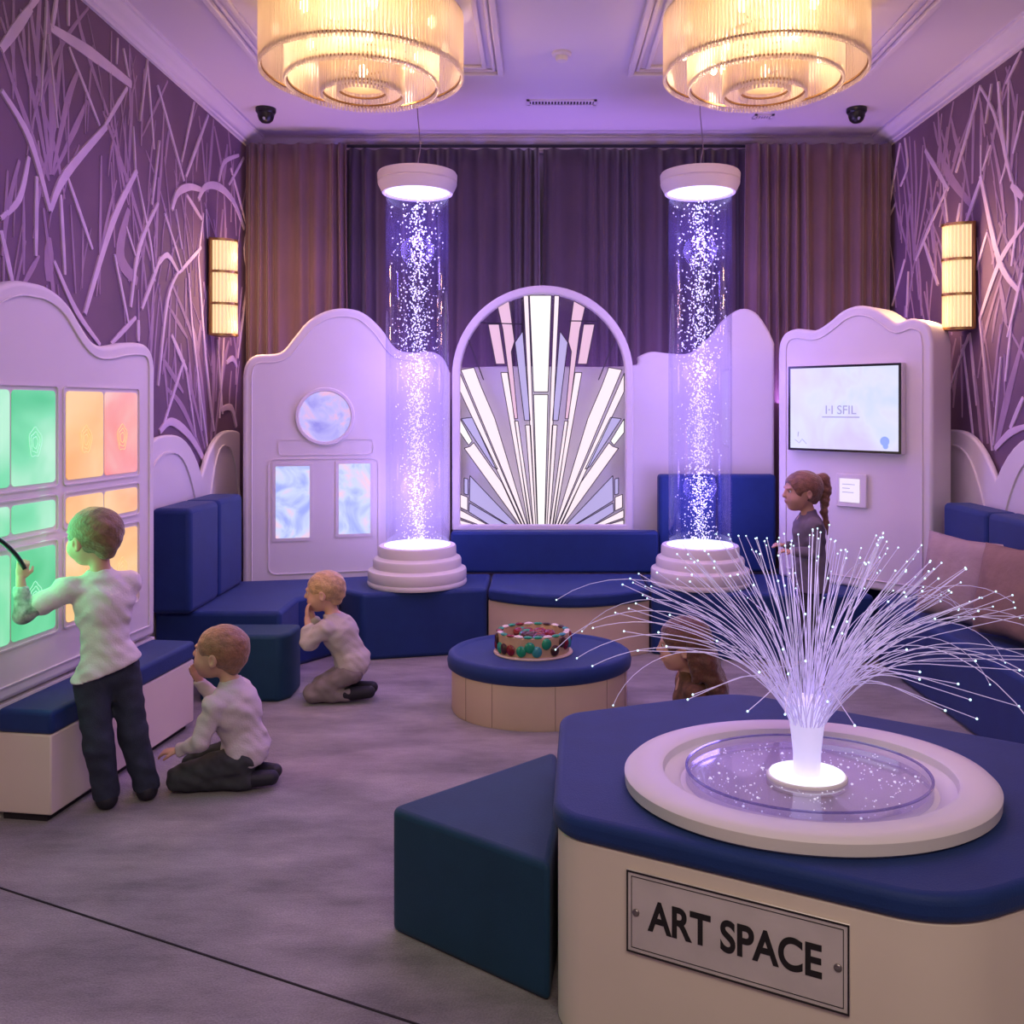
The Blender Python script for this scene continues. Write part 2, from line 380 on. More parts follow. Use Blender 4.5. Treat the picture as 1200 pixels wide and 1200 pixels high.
Mm_R = [([(1071,305),(1066,230),(1056,170)],5),([(1071,305),(1069,220),(1066,160)],4),([(1071,305),(1074,220),(1072,165)],5),([(1071,305),(1078,230),(1082,170)],4),([(1072,305),(1084,240),(1090,190)],4),([(1072,305),(1090,250),(1098,212)],4),([(1071,320),(1058,270),(1049,238)],4),
 ([(1111,118),(1123,178)],7),([(1101,175),(1112,205),(1140,242)],13),([(1092,130),(1100,170)],5),([(1142,105),(1140,215)],7),([(1193,110),(1185,205)],9),([(1148,110),(1155,160)],5),([(1078,322),(1080,370)],6),([(1086,330),(1088,370)],4),
 ([(1200,395),(1180,470),(1167,528)],13),([(1173,380),(1163,470)],6),([(1152,430),(1158,520)],8),([(1143,440),(1152,530)],7),([(1180,250),(1163,310)],6),([(1128,214),(1132,238)],4),([(1110,400),(1118,460)],6),([(1172,330),(1180,380)],10),([(1125,160),(1117,190)],5)]
for side, HL, ML, wall, nm in (('l', H_L, Mm_L, wl, 'mural_blades'), ('r', H_R, Mm_R, wr, 'mural_blades')):
    rnd = random.Random(3 if side == 'l' else 4)
    bm = NB(); bm2 = NB(); k = 0
    for pts, w in ML: k += 1; ribbon(bm2, side, pts, w*1.1, .002+.0003*(k % 7))
    for pts, w in HL: k += 1; ribbon(bm, side, pts, w*1.2, .005+.0005*(k % 9), taper=(.6, 1, .6))
    for i in range(70):                      # the pattern runs on towards and past the camera
        y = rnd.uniform(-1.4, 3.2 if side == 'l' else 4.3); z = rnd.uniform(.4, 3.0); L = rnd.uniform(.3, 1.1); a = rnd.choice((-1, 1))*rnd.uniform(.05, .55)
        ribbon(bm if i % 2 else bm2, side, [(y, z), (y+math.sin(a)*L/2+rnd.uniform(-.04, .04), z+L/2), (y+math.sin(a)*L, z+L)], rnd.uniform(.015, .05), .003+.0006*(i % 12), px=False)
    for i in range(120):                      # finer tufts between the traced blades
        y = rnd.uniform(3.4, 6.4); z = rnd.uniform(1.4, 3.0); L = rnd.uniform(.2, .7); a = rnd.gauss(0, .22)
        ribbon(bm2, side, [(y, z), (y+math.sin(a)*L/2, z+L/2), (y+math.sin(a*1.4)*L, z+L)], rnd.uniform(.01, .034), .0022+.0003*(i % 8), px=False)
    obj(nm, bm, M['blade_light'], wall, ang=20); obj('mural_mid_blades', bm2, M['blade_mid'], wall, ang=20)  # second mesh holds the blades in the mural's mid mauve tone

# ------------------------------------------------------------------ curtains
def curtain(x0, x1, y, amp, per, m, label, seed, group):
    rnd = random.Random(seed); n = int((x1-x0)/.008); xs = np.linspace(x0, x1, n)
    ph = 0; off = []
    for x in xs:
        ph += 2*PI*.008/per*(1+.45*math.sin(x*9+seed)+.2*math.sin(x*23+seed*2)); off.append(math.sin(ph)*amp*(1+.3*math.sin(x*5+seed)))
    zs = [.03, .6, 1.2, 1.8, 2.4, 2.9, 3.2, 3.335]; V = []; Fc = []
    for j, z in enumerate(zs):
        for i, x in enumerate(xs): V.append((x+.006*math.sin(z*2+i*.2), y+off[i]*(1-.35*(z/3.4))+.01*math.sin(i*.15+z), z))
    for j in range(len(zs)-1):
        for i in range(n-1): a = j*n+i; Fc.append((a, a+1, a+n+1, a+n))
    o = obj('curtain', (V, Fc), m, ang=180); s = o.modifiers.new('thick', 'SOLIDIFY'); s.thickness = .006
    tag(o, label, 'curtain', group)
G = 'floor length curtains on the back wall'
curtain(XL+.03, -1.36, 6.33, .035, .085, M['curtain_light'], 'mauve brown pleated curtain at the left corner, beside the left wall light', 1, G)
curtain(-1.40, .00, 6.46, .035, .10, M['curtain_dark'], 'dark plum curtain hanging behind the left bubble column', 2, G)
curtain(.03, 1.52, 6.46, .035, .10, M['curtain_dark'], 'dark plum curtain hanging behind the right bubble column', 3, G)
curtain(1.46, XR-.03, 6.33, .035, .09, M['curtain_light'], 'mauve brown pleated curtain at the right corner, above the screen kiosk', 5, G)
bm = NB(); tube(bm, [(XL+.02, 6.40, 3.338), (XR-.02, 6.40, 3.338)], .012); tag(obj('curtain_rail', bm, M['black']), 'dark curtain rail running along under the back cornice', 'curtain rail')

# ------------------------------------------------------------------ shaped wall panels
def rrect(x0, x1, z0, z1, r=.02, seg=4): return rounded([(x0, z0), (x1, z0), (x1, z1), (x0, z1)], r, seg)

def shaped_panel(name, label, cat, pl, outline, thick, lip=.045, round_=.02, z=0):
    t = thing(name, label, cat, pl.loc(z), pl.rz)
    bm = NB(); prism_y(bm, outline, 0, thick); o = obj('panel_board', bm, M['white'], t); bevel(o, round_, 4, 50)
    if lip:
        i = inset(outline, lip); bm = NB(); ring_y(bm, i, inset(outline, lip+.007), -.007, .02)
        bevel(obj('moulding', bm, M['white'], t), .002, 2)
    return t
def frame_line(t, poly, w=.006, h=.006, m='white', nm='moulding'):
    bm = NB(); ring_y(bm, poly, inset(poly, w), -h, .01); return obj(nm, bm, M[m], t)

# left light panel on the left wall
th = math.radians(8); PL1 = Plane((-2.028, 2.576), (math.sin(th), math.cos(th)))
W = 1.64
half = [(W, .41), (W, 1.66), (W-.012, 1.71), (W-.045, 1.75), (W-.10, 1.768), (W-.22, 1.762), (W-.34, 1.74), (W-.42, 1.738), (W-.48, 1.765), (W-.54, 1.82), (W-.60, 1.88), (W-.67, 1.922), (W-.75, 1.945), (W/2, 1.948)]
hs = smooth_line(half[1:], 3); out = [(W, .41)]+hs+[(W-x, z) for x, z in hs[::-1][1:]]+[(0, .41)]
lp = shaped_panel('light_wall', 'tall cream light panel with green and orange glowing panes on the left wall', 'light panel', PL1, out, .066, .05)
green = [screen_mat('green lit pane %d' % i, (.07, .62, .25), (.20, .80, .42), (.50, .95, .66), .92, 2.2, .6, (i*3, 0, i)) for i in range(2)]
orange = screen_mat('orange lit pane', (1, .45, .13), (1, .60, .24), (1, .76, .42), .95, 2.5, .6, (1, 2, 3))
pink = screen_mat('pink lit pane', (1, .26, .22), (1, .38, .32), (1, .58, .48), .9, 3, .6, (5, 2, 3))
rows = [(1.185, 1.54), (1.01, 1.115), (.615, .94)]
lineart = {}
lineart['g'] = mat('pale green line', (.3, .6, .45), .5, emit=(.35, .75, .5), es=.9); lineart['o'] = mat('ochre line', (.6, .45, .2), .5, emit=(.85, .55, .25), es=.8)
def squiggle(bm, cx, cz, r, seed):
    rnd = random.Random(seed)
    for q in range(3):
        pts = []; a0 = rnd.random()*6; rr = r*(1-.3*q)
        for k in range(26):
            a = a0+k*2*PI/25*rnd.choice((1,)); pts.append((cx+rr*math.cos(a)*.62*(1+.12*math.sin(3*a+seed)), -.007, cz+rr*math.sin(a)*(1+.1*math.sin(5*a+q))))
        tube(bm, pts, .0016, 5)
for gi, (s0, hue) in enumerate(((.151, 'w'), (.70, 'g'), (1.235, 'w'))):
    cols = [(s0, s0+.235), (s0+.247, s0+.482)] if gi < 2 else [(s0, s0+.235)]
    for ri, (z0, z1) in enumerate(rows):
        fr = rrect(W-cols[-1][1]-.02, W-s0+.02, z0-.022, z1+.022, .02)
        bm = NB(); ring_y(bm, fr, inset(fr, .006), -.006, .01)
        fo = obj('window_frame', bm, M['white'], lp)
        for ci, (a, b_) in enumerate(cols):
            mm = green[(ri+ci) % 2] if hue == 'g' else (pink if (ri == 0 and ci == 0 and gi == 0) else orange)
            bm = NB(); prism_y(bm, rrect(W-b_, W-a, z0, z1, .016), -.004, .004)
            p = obj('glowing_pane', bm, mm, fo, smooth=False)
            p['label'] = {'g': 'green glowing pane', 'w': 'pink glowing pane' if mm is pink else 'orange glowing pane'}[hue]
            if ri != 1:
                bm = NB(); squiggle(bm, W-(a+b_)/2, (z0+z1)/2-.02, .055, gi*7+ri*3+ci)
                obj('drawn_outline', bm, lineart['g' if hue == 'g' else 'o'], fo)

# bench under it
def bench(name, label, pl, x0, x1, y0, y1, zc, zt, kick=.03):
    t = thing(name, label, 'bench', pl.loc(), pl.rz)
    bm = NB(); box(bm, x0, x1, y0, y1, kick, zc); bevel(obj('bench_base', bm, M['cream'], t), .006, 2)
    bm = NB(); box(bm, x0+.02, x1-.02, y0+.03, y1-.01, 0, kick); obj('plinth', bm, M['dark'], t, smooth=False)
    bm = NB(); box(bm, x0-.004, x1+.004, y0-.006, y1, zc, zt); bevel(obj('cushion', bm, M['navy'], t), .018, 4)
    return t
bench('bench', 'cream bench with navy cushion under the green and orange light panel', PL1, .63, 1.60, -.215, -.004, .315, .40)
bm = NB(); prism_y(bm, [(0, 0), (W, 0), (W, .40), (0, .40)], .004, .062); obj('lower_board', bm, M['white'], lp, smooth=False)
bm = NB(); box(bm, -.02+.0, .57, -.215, -.004, .0, .40)
for o in (bm,): pass
bm.free()

# scalloped low panels along both side walls
def scallop(pl, label, n, wd, z0, ztop, zval, start, xmax=99):
    pts = []
    for i in range(n):
        for k in range(17):
            q = k/16; x = start+(i+q)*wd; e = abs(2*q-1); pts.append((x, zval+(ztop-zval)*(1-e**2.6)))
        if i < n-1: pts.pop()
    pts = [p for p in pts if p[0] <= xmax]
    x0, x1 = pts[0][0], pts[-1][0]
    out = [(x0, z0)]+[(x0, z0)]*0+pts+[(x1, z0)]
    t = thing('scalloped_panel', label, 'wall panel', pl.loc(), pl.rz)
    bm = NB(); prism_y(bm, out[::-1], -.035, 0); bevel(obj('panel_board', bm, M['white'], t), .012, 3, 60)
    for i in range(n):
        a = start+i*wd+.10; b_ = min(start+(i+1)*wd-.10, xmax-.06); arc = [(a, z0+.02)]+[(a+(b_-a)*k/14, zval-.17+(ztop-zval+.08)*(1-abs(2*k/14-1)**2.6)) for k in range(15)]+[(b_, z0+.02)]
        bm = NB(); ring_y(bm, arc, inset(arc, .012), -.045, -.03); obj('arch_moulding', bm, M['white'], t)
    return t
PWL = Plane((XL+.013, 0), (0, 1)); PWR = Plane((XR-.013, 0), (0, -1))
scallop(PWL, 'low scalloped cream panel behind the corner sofa on the left wall', 2, 1.0, .0, 1.32, 1.05, 4.48, 6.20)
scallop(PWR, 'low scalloped cream panel behind the right sofa with scatter cushions', 3, .98, .0, 1.34, 1.08, -5.84)

# back left panel with porthole and two lit windows
PB = Plane((-1.84, 5.65), (1.262, .30))
pts = [(284.5, 441), (288, 426), (300, 416), (328, 413), (344, 396), (360, 377), (380, 365), (402, 361), (425, 366), (446, 384), (464, 408), (484, 413), (506, 412), (520, 420), (528, 437)]
tp = smooth_line([PB.at(*p) for p in pts], 4); xw0 = tp[0][0]; xw1 = tp[-1][0]
out = [(xw1, .0)]+tp[::-1]+[(xw0, .0)]
bp_ = shaped_panel('porthole_panel', 'cream shaped panel with glowing porthole and two lit windows behind left column', 'wall panel', PB, out[::-1], .09, .05, .022)
c0 = PB.at(381, 488); r0 = .165
circ = lambda c, r, n=40: [(c[0]+r*math.cos(2*PI*k/n), c[1]+r*math.sin(2*PI*k/n)) for k in range(n)]
art = screen_mat('violet lit artwork', (.30, .27, .85), (.55, .50, 1), (.95, .50, .75), .95, 4.5, 1.6)
art2 = screen_mat('pale lit artwork', (.35, .42, .95), (.62, .70, 1), (.95, .62, .80), 1.0, 4, 1.8, (4, 1, 0))
bm = NB(); ring_y(bm, circ(c0, r0+.022), circ(c0, r0-.004), -.018, .01); rg = bevel(obj('porthole_ring', bm, M['white'], bp_), .006, 3)
bm = NB(); prism_y(bm, circ(c0, r0), -.006, .006); obj('porthole_glass', bm, art, rg, smooth=False)['label'] = 'glowing violet porthole artwork'
for (x0, x1, y0, y1) in ((323, 363, 546, 631), (397, 434, 543, 626)):
    a = PB.at(x0, y1); b_ = PB.at(x1, y0)
    bm = NB(); ring_y(bm, rrect(a[0]-.02, b_[0]+.02, a[1]-.02, b_[1]+.02, .01), rrect(a[0], b_[0], a[1], b_[1], .004), -.006, .01); wf = obj('window_frame', bm, M['white'], bp_)
    bm = NB(); prism_y(bm, [(a[0], a[1]), (b_[0], a[1]), (b_[0], b_[1]), (a[0], b_[1])], -.003, .004); obj('window_pane', bm, art2, wf, smooth=False)['label'] = 'lit window with pale artwork'
a = PB.at(314, 674); b_ = PB.at(444, 536)
frame_line(bp_, rrect(a[0], b_[0], a[1], b_[1], .05, 6))
a = PB.at(326, 534); b_ = PB.at(438, 514); frame_line(bp_, rrect(a[0], b_[0], a[1], b_[1], .03, 5), .005, .005)
a = PB.at(338, 514); b_ = PB.at(425, 448)

# long back panel behind the arched window and the right column
PK = Plane((-.60, 6.09), (1, 0))
pts = [(534, 431), (600, 429), (735, 429), (748, 418), (764, 412), (785, 414), (810, 413), (832, 395), (848, 375), (868, 362), (886, 366), (900, 385), (908, 402)]
tp = smooth_line([PK.at(*p) for p in pts], 4); out = [(tp[0][0], 0)]+tp+[(tp[-1][0], 0)]
shaped_panel('wavy_screen', 'long cream back panel with wavy top behind arched window and right column', 'wall panel', PK, out[::-1], .08, 0, .02)

# ------------------------------------------------------------------ arched sunburst window
WY = 6.0; kx = WY/F; AX = (636-CX)*kx; AR = .606; AZ = CH-(441-CY)*kx; AB = .65
wn = thing('sunburst_window', 'arched white framed sunburst glass window glowing at the centre back', 'window screen', (AX, WY, 0))
def arch(r, zb, n=36): return [(r, zb)]+[(r*math.cos(PI*k/n), AZ+r*math.sin(PI*k/n)) for k in range(n+1)]+[(-r, zb)]
bm = NB(); ring_y(bm, arch(AR, AB), arch(AR-.055, AB+.04), -.03, .05); bevel(obj('arch_frame', bm, M['white'], wn), .012, 3)
bm = NB(); prism_y(bm, arch(AR-.05, AB+.035), .012, .015); obj('clear_glass', bm, M['clear'], wn, smooth=False)
gc = {'w': em('warm white glass', (1, .84, .88), .98), 'y': em('ivory glass', (1, .95, .90), 1.05), 'p': em('pink glass', (.90, .55, .74), .85), 'l': em('lavender glass', (.55, .48, .88), .78)}
def cz(p): return ((p[0]/3.75+500-636)*kx, CH-(p[1]/3.75+320-CY)*kx)
left = [('w', [(425,100),(447,98),(470,700),(486,1112),(479,1112),(455,700)]),
 ('l', [(422,255),(388,305),(430,648),(455,648)]), ('w', [(434,668),(456,668),(479,1112),(468,1112)]),
 ('p', [(312,150),(362,122),(386,300),(372,345),(400,640),(385,640),(335,250)]), ('w', [(386,650),(402,650),(466,1112),(455,1112)]),
 ('p', [(270,225),(318,225),(345,400),(304,400)]), ('w', [(326,437),(356,437),(386,640),(452,1112),(446,1112)]),
 ('w', [(150,425),(208,415),(240,500),(300,640),(442,1112),(433,1112)]), ('w', [(140,440),(430,1112),(420,1112),(140,520)]),
 ('y', [(140,640),(200,738),(185,757),(140,700)]), ('l', [(152,640),(200,634),(312,862),(290,850)]), ('w', [(207,745),(330,920),(416,1112),(408,1112),(165,770),(190,762)]),
 ('l', [(190,890),(395,1112),(358,1112),(188,1000)]), ('l', [(188,1010),(352,1112),(275,1112),(186,1050)]), ('w', [(148,972),(180,985),(180,1045),(148,1030)]), ('w', [(142,1040),(268,1112),(228,1112),(142,1075)]), ('w', [(142,1085),(215,1112),(142,1112)]),
 ('l', [(165,900),(182,905),(182,975),(165,970)])]
polys = [('y', [(452,98),(548,98),(533,522),(470,522)]), ('y', [(470,534),(533,534),(519,1112),(488,1112)])]
for c, p in left:
    polys.append((c, p)); polys.append((c, [(1008-x, y) for x, y in p][::-1]))
cb = NB(); R_IN = AR-.052
def clampa(q):
    x, z = q; x = max(-R_IN, min(R_IN, x)); z = max(AB+.036, z)
    if z > AZ:
        L = math.hypot(x, z-AZ)
        if L > R_IN: x, z = x*R_IN/L, AZ+(z-AZ)*R_IN/L
    return (x, z)
groups_ = {}
for c, p in polys: groups_.setdefault(c, []).append([clampa(cz(q)) for q in p])
for c, ps in groups_.items():
    bm = NB()
    for q in ps:
        prism_y(bm, q, .0, .010)
        for i in range(len(q)):
            a, b_ = Vector(q[i]), Vector(q[(i+1) % len(q)])
            if (b_-a).length < .004: continue
            tube(cb, [(a.x, -.001, a.y), (b_.x, -.001, b_.y)], .0028, 4)
    o = obj('sunburst_panes', bm, gc[c], wn, smooth=False); o['label'] = {'w': 'white glowing glass rays', 'y': 'ivory central glass ray', 'p': 'pink glass rays', 'l': 'lavender glass rays'}[c]
for (a, b_) in (((225,210),(420,225)),((180,290),(250,470)),((625,210),(750,212)),((828,290),(755,470))):
    p, q = clampa(cz(a)), clampa(cz(b_)); tube(cb, [(p[0], 0, p[1]), (q[0], 0, q[1])], .004, 5)
obj('leading', cb, M['came'], wn)

# ------------------------------------------------------------------ screen kiosk, right
PKI = Plane((1.55, 5.75), (.626, -.65))
pts = [(911.5, 418), (913, 402), (920, 390), (934, 385), (954, 387), (971, 377), (987, 364), (1005, 358), (1024, 361), (1040, 371), (1051, 378), (1066, 373), (1080, 376), (1089, 384), (1093, 402)]
tp = smooth_line([PKI.at(*p) for p in pts], 4); out = [(tp[0][0], .39)]+tp+[(tp[-1][0], .39)]
ki = shaped_panel('screen_kiosk', 'cream kiosk cabinet with wavy top at the right carrying a screen', 'kiosk', PKI, out[::-1], .27, .055, .02)
a, b_ = PKI.at(929, 529), PKI.at(1062, 427); 
tv = thing('television', 'wall mounted screen showing a pale slide on the right kiosk', 'television', (0, 0, 0)); 
tv.location = (PKI.p0[0]-.045*(-PKI.u[1]), PKI.p0[1]-.045*PKI.u[0], 0); tv.rotation_euler = (0, 0, PKI.rz)
tx0, tx1, tz0, tz1 = a[0], b_[0], CH-(530-CY)*5.42/F, CH-(427-CY)*5.42/F
bm = NB(); box(bm, tx0, tx1, -.012, .043, tz0, tz1); bevel(obj('screen_case', bm, M['white'], tv), .008, 3)
bm = NB(); ring_y(bm, rrect(tx0+.004, tx1-.004, tz0+.004, tz1-.004, .004), rrect(tx0+.018, tx1-.018, tz0+.018, tz1-.018, .002), -.016, -.01); obj('bezel', bm, M['black'], tv)
bm = NB(); prism_y(bm, rrect(tx0+.016, tx1-.016, tz0+.016, tz1-.016, .002), -.0135, -.011)
scr = obj('screen', bm, screen_mat('pale slide', (.62, .72, .98), (.76, .78, 1), (.70, .62, 1), .98, 2.2, 1), tv, smooth=False)
tcx = (tx0+tx1)/2; tcz = (tz0+tz1)/2
M['slidetext'] = mat('faint slide lettering', (.3, .3, .45), .6, emit=(.30, .30, .50), es=.6)
text_mesh('slide_lettering', 'I·I SFIL', .075, M['slidetext'], scr, (tcx-.01, -.0145, tcz-.012), ext=.0004)
bm = NB(); box(bm, tcx-.13, tcx+.11, -.0150, -.0138, tcz-.056, tcz-.050); obj('slide_underline', bm, M['slidetext'], scr, smooth=False)
bm = NB(); prism_y(bm, circ((tx1-.10, tz0+.075), .028, 16), -.0150, -.0138); prism_y(bm, circ((tx1-.095, tz0+.045), .016, 12), -.0150, -.0138); obj('slide_mark', bm, mat('blue slide mark', (.2, .3, .6), .6, emit=(.25, .38, .75), es=.8), scr, smooth=False)
bm = NB(); tube(bm, [(tx0+.05, -.0145, tz0+.07), (tx0+.08, -.0145, tz0+.05), (tx0+.10, -.0145, tz0+.075), (tx0+.13, -.0145, tz0+.045)], .0022, 5); tube(bm, [(tx0+.07, -.0145, tz0+.09), (tx0+.075, -.0145, tz0+.12)], .0022, 5); obj('slide_sketch', bm, M['slidetext'], scr)
a, b_ = PKI.at(984, 591), PKI.at(1015, 558)
sg = thing('lit_notice', 'small lit white notice in a cream frame below the screen', 'notice', tv.location, PKI.rz); sg.location = (PKI.p0[0], PKI.p0[1], 0)
bm = NB(); box(bm, a[0]-.012, b_[0]+.012, -.022, -.001, a[1]-.01, b_[1]+.01); bevel(obj('notice_frame', bm, M['white'], sg), .005, 2)
bm = NB(); box(bm, a[0]+.012, b_[0]-.03, -.025, -.021, a[1]+.02, b_[1]-.02); np_ = obj('notice_face', bm, em('lit paper', (.95, .85, 1), .9), sg, smooth=False)
nx = (a[0]+b_[0]-.018)/2; nz = (a[1]+b_[1])/2
bm = NB()
for k, wl_ in enumerate((.05, .03, .045)): box(bm, nx-.045, nx-.045+wl_*1.6, -.0262, -.0248, nz+.035-k*.024, nz+.039-k*.024)
obj('notice_text', bm, M['slidetext'], np_, smooth=False)
# ------------------------------------------------------------------ upholstered seats
def block(name, label, cat, poly, z0, z1, m, bev=.022, r=0, group=None, seams=()):
    t = thing(name, label, cat, (sum(p[0] for p in poly)/len(poly), sum(p[1] for p in poly)/len(poly), z0), 0, group)
    cx, cy = t.location.x, t.location.y
    q = [(x-cx, y-cy) for x, y in poly]
    if r: q = rounded(q, r)
    bm = NB(); prism_z(bm, q, 0, z1-z0); bevel(obj('upholstery', bm, m, t), bev, 4, 40)
    if seams:
        bm = NB()
        for s in seams: tube(bm, [(x-cx, y-cy, z-z0) for x, y, z in s], .0022, 5)
        obj('seam', bm, M['dark'], t)
    return t
def poly_solid(name, poly, z0, z1, m, parent, bev=.01, r=0):
    if r: poly = rounded(poly, r)
    bm = NB(); prism_z(bm, poly, z0, z1); return bevel(obj(name, bm, m, parent), bev, 4, 40)

SZ = .39
# left corner sofa
sf = thing('corner_sofa', 'navy sofa with two tall back cushions against the left wall', 'sofa', (-1.6, 5.0, 0))
L = lambda x, y: (max(x, -2.04)+1.6, y-5.0)
poly_solid('seat', [L(-2.05, 4.75), L(-1.37, 4.75), L(-1.37, 5.10), L(-1.20, 5.34), L(-1.30, 5.70), L(-2.05, 5.56)], 0, SZ, M['navy'], sf, .024)
for y0, y1 in ((4.68, 5.09), (5.10, 5.50)):
    poly_solid('back_cushion', [L(-2.03, y0), L(-1.82, y0), L(-1.82, y1), L(-2.03, y1)], SZ, .945, M['navy'], sf, .03)
# corner seat below the left column
block('seat_block', 'navy angled seat block carrying the left bubble column', 'seat', [(-1.03, 5.20), (-.315, 5.36), (-.315, 5.84), (-.62, 5.84), (-.68, 5.88), (-1.28, 5.72), (-1.18, 5.345)], 0, SZ, M['navy'], .024,
      seams=[[(-.64, 5.29, SZ+.0005), (-.60, 5.8, SZ+.0005)]])
# central round-fronted bench
ce = thing('curved_bench', 'curved front bench with cream base and navy cushion under the sunburst window', 'bench', (.17, 5.5, 0))
fr = [(.66-.965*k/16, 5.36-.20*(1-(2*k/16-1)**2)) for k in range(17)]
pc = [(-.305, 5.84), (.66, 5.84)]+fr
poly_solid('cushion', [(x-.17, y-5.5) for x, y in pc], .315, SZ, M['navy'], ce, .02)
poly_solid('bench_base', [(x-.17, (y-5.5)+(.02 if y < 5.5 else 0)) for x, y in pc], .0, .314, M['tan'], ce, .004)
# right seat under right column and kiosk
block('seat_block', 'long navy seat block under the right bubble column and the kiosk', 'seat', [(.67, 5.34), (1.0, 5.22), (1.93, 5.16), (1.93, 5.5), (2.44, 5.5), (2.44, 6.06), (1.58, 6.06), (1.58, 5.84), (.67, 5.84)], 0, SZ-.002, M['navy'], .022,
      seams=[[(1.25, 5.2, SZ), (1.25, 5.8, SZ)]])
# low back rest under the window
bk = thing('back_rest', 'long low navy back rest below the sunburst window', 'back rest', (.08, 5.9, SZ))
bm = NB(); box(bm, -.66, .70, -.055, .055, 0, .27); bevel(obj('upholstery', bm, M['navy'], bk), .02, 4)
tb = thing('back_rest', 'tall navy back rest behind the right column, left of the kiosk', 'back rest', (1.17, 5.93, SZ))
for x0, x1 in ((-.385, -.005), (.005, .385)):
    bm = NB(); box(bm, x0, x1, -.055, .055, 0, .64); bevel(obj('back_cushion', bm, M['navy'], tb), .022, 4)
# right sofa
rs = thing('long_sofa', 'long navy sofa along the right wall with scatter cushions', 'sofa', (2.2, 4.0, 0))
R_ = lambda x, y: (x-2.2, y-4.0)
poly_solid('seat', [R_(1.95, 2.3), R_(2.44, 2.3), R_(2.44, 5.49), R_(1.94, 5.14)], 0, SZ, M['navy'], rs, .03)
y = 5.05
for k in range(5):
    poly_solid('back_cushion', [R_(2.27, y-.50), R_(2.44, y-.50), R_(2.44, y-.008), R_(2.27, y-.008)], SZ, .94, M['navy'], rs, .028); y -= .50
# scatter cushions
def pillow(label, loc, rot, m, w=.43, h=.43, t=.15):
    n = 18; V = []; Fc = []
    for s in (1, -1):
        for i in range(n+1):
            for j in range(n+1):
                u = 2*i/n-1; v = 2*j/n-1
                e = (1-abs(u)**2.6)*(1-abs(v)**2.6); k = 1-.07*(1-abs(u))*abs(v)**3-.0; kk = 1-.07*(1-abs(v))*abs(u)**3
                V.append((u*w/2*kk, s*t/2*max(e, 0)**.55+.004*math.sin(u*7+v*5), v*h/2*k))
    N = (n+1)**2
    for s in (0, 1):
        for i in range(n):
            for j in range(n):
                a = s*N+i*(n+1)+j; q = (a, a+n+1, a+n+2, a+1); Fc.append(q if s == 0 else q[::-1])
    bm = bmesh.new(); me = bpy.data.meshes.new('t'); me.from_pydata(V, [], Fc); bm.from_mesh(me); bmesh.ops.remove_doubles(bm, verts=bm.verts, dist=.0005)
    o = obj('scatter_cushion', bm, m, ang=80); o.location = loc; o.rotation_euler = rot
    tag(o, label, 'cushion', 'scatter cushions on the right sofa')
M['taupe'] = mat('taupe linen', (.40, .30, .29), .85, noise=.12, nscale=12, bump=.4, bscale=30)
M['brownc'] = mat('brown linen', (.27, .17, .13), .85, noise=.12, nscale=12, bump=.4, bscale=30)
pillow('pinkish taupe scatter cushion leaning on the right sofa back, the farther one', (2.125, 4.53, SZ+.215), (math.radians(-14), math.radians(3), math.radians(-58)), M['taupe'])
pillow('brown scatter cushion leaning on the right sofa back, the nearer one', (2.165, 4.10, SZ+.235), (math.radians(-14), math.radians(-3), math.radians(-76)), M['brownc'])
# ottoman
block('ottoman', 'dark teal cube ottoman beside the bench in front of the left sofa', 'ottoman', [(-1.70, 4.475), (-1.30, 4.475), (-1.255, 4.54), (-1.255, 4.72), (-1.70, 4.72)], 0, .335, M['teal'], .02)
# foreground block
block('floor_seat', 'dark teal triangular seat block tucked against the art podium', 'seat', [(-.43, 2.535), (.026, 2.215), (.052, 2.45), (.058, 2.965)], 0, .345, M['teal'], .018, r=[.03, 0, 0, .02])

JS_ = mat('joint brown', (.30, .2, .14), .7)  # brown for the joint lines on the table base
# ------------------------------------------------------------------ round table and bead drum
T = thing('round_table', 'low round table with cream base and navy padded top', 'table', (.0, 4.41, 0))
bm = NB(); lathe(bm, [(0, 0), (.425, 0), (.43, .01), (.43, .205), (0, .205)], 96, sy=.80); tbz = obj('table_base', bm, M['tan'], T)
for a in (-2.5, -2.1, -1.4, -.75, -.3):
    bm = NB(); tube(bm, [(.4308*math.cos(a), .4308*.8*math.sin(a), .004), (.4308*math.cos(a), .4308*.8*math.sin(a), .204)], .0013, 4); obj('panel_joint', bm, JS_, tbz)
bm = NB(); lathe(bm, [(0, .206), (.435, .206), (.448, .216), (.452, .245), (.446, .272), (.430, .283), (.412, .284), (.400, .276), (.39, .273), (0, .273)], 96, sy=.80); obj('padded_top', bm, M['navy'], T, ang=60)
D = thing('bead_drum', 'round tan toy drum ringed with red and green pieces on low table', 'toy', (-.03, 4.40, .2735))
bm = NB(); lathe(bm, [(0, 0), (.192, 0), (.195, .004), (.192, .010), (.17, .012), (0, .012)], 64, sy=.85); obj('base_plate', bm, M['tan'], D)
bm = NB(); lathe(bm, [(.168, .010), (.178, .012), (.178, .098), (.172, .104), (.160, .104), (.156, .098), (.156, .012), (.168, .010)], 64, sy=.85); obj('drum_wall', bm, mat('honey wood', (.55, .36, .20), .5, noise=.2, nscale=10), D)
pc_ = [mat('ruby piece', (.22, .012, .015), .25), mat('dark brown piece', (.06, .02, .012), .3), mat('emerald piece', (.02, .30, .14), .2), mat('sea green piece', (.05, .30, .28), .25), mat('cream piece', (.75, .65, .52), .4)]
rnd = random.Random(5)
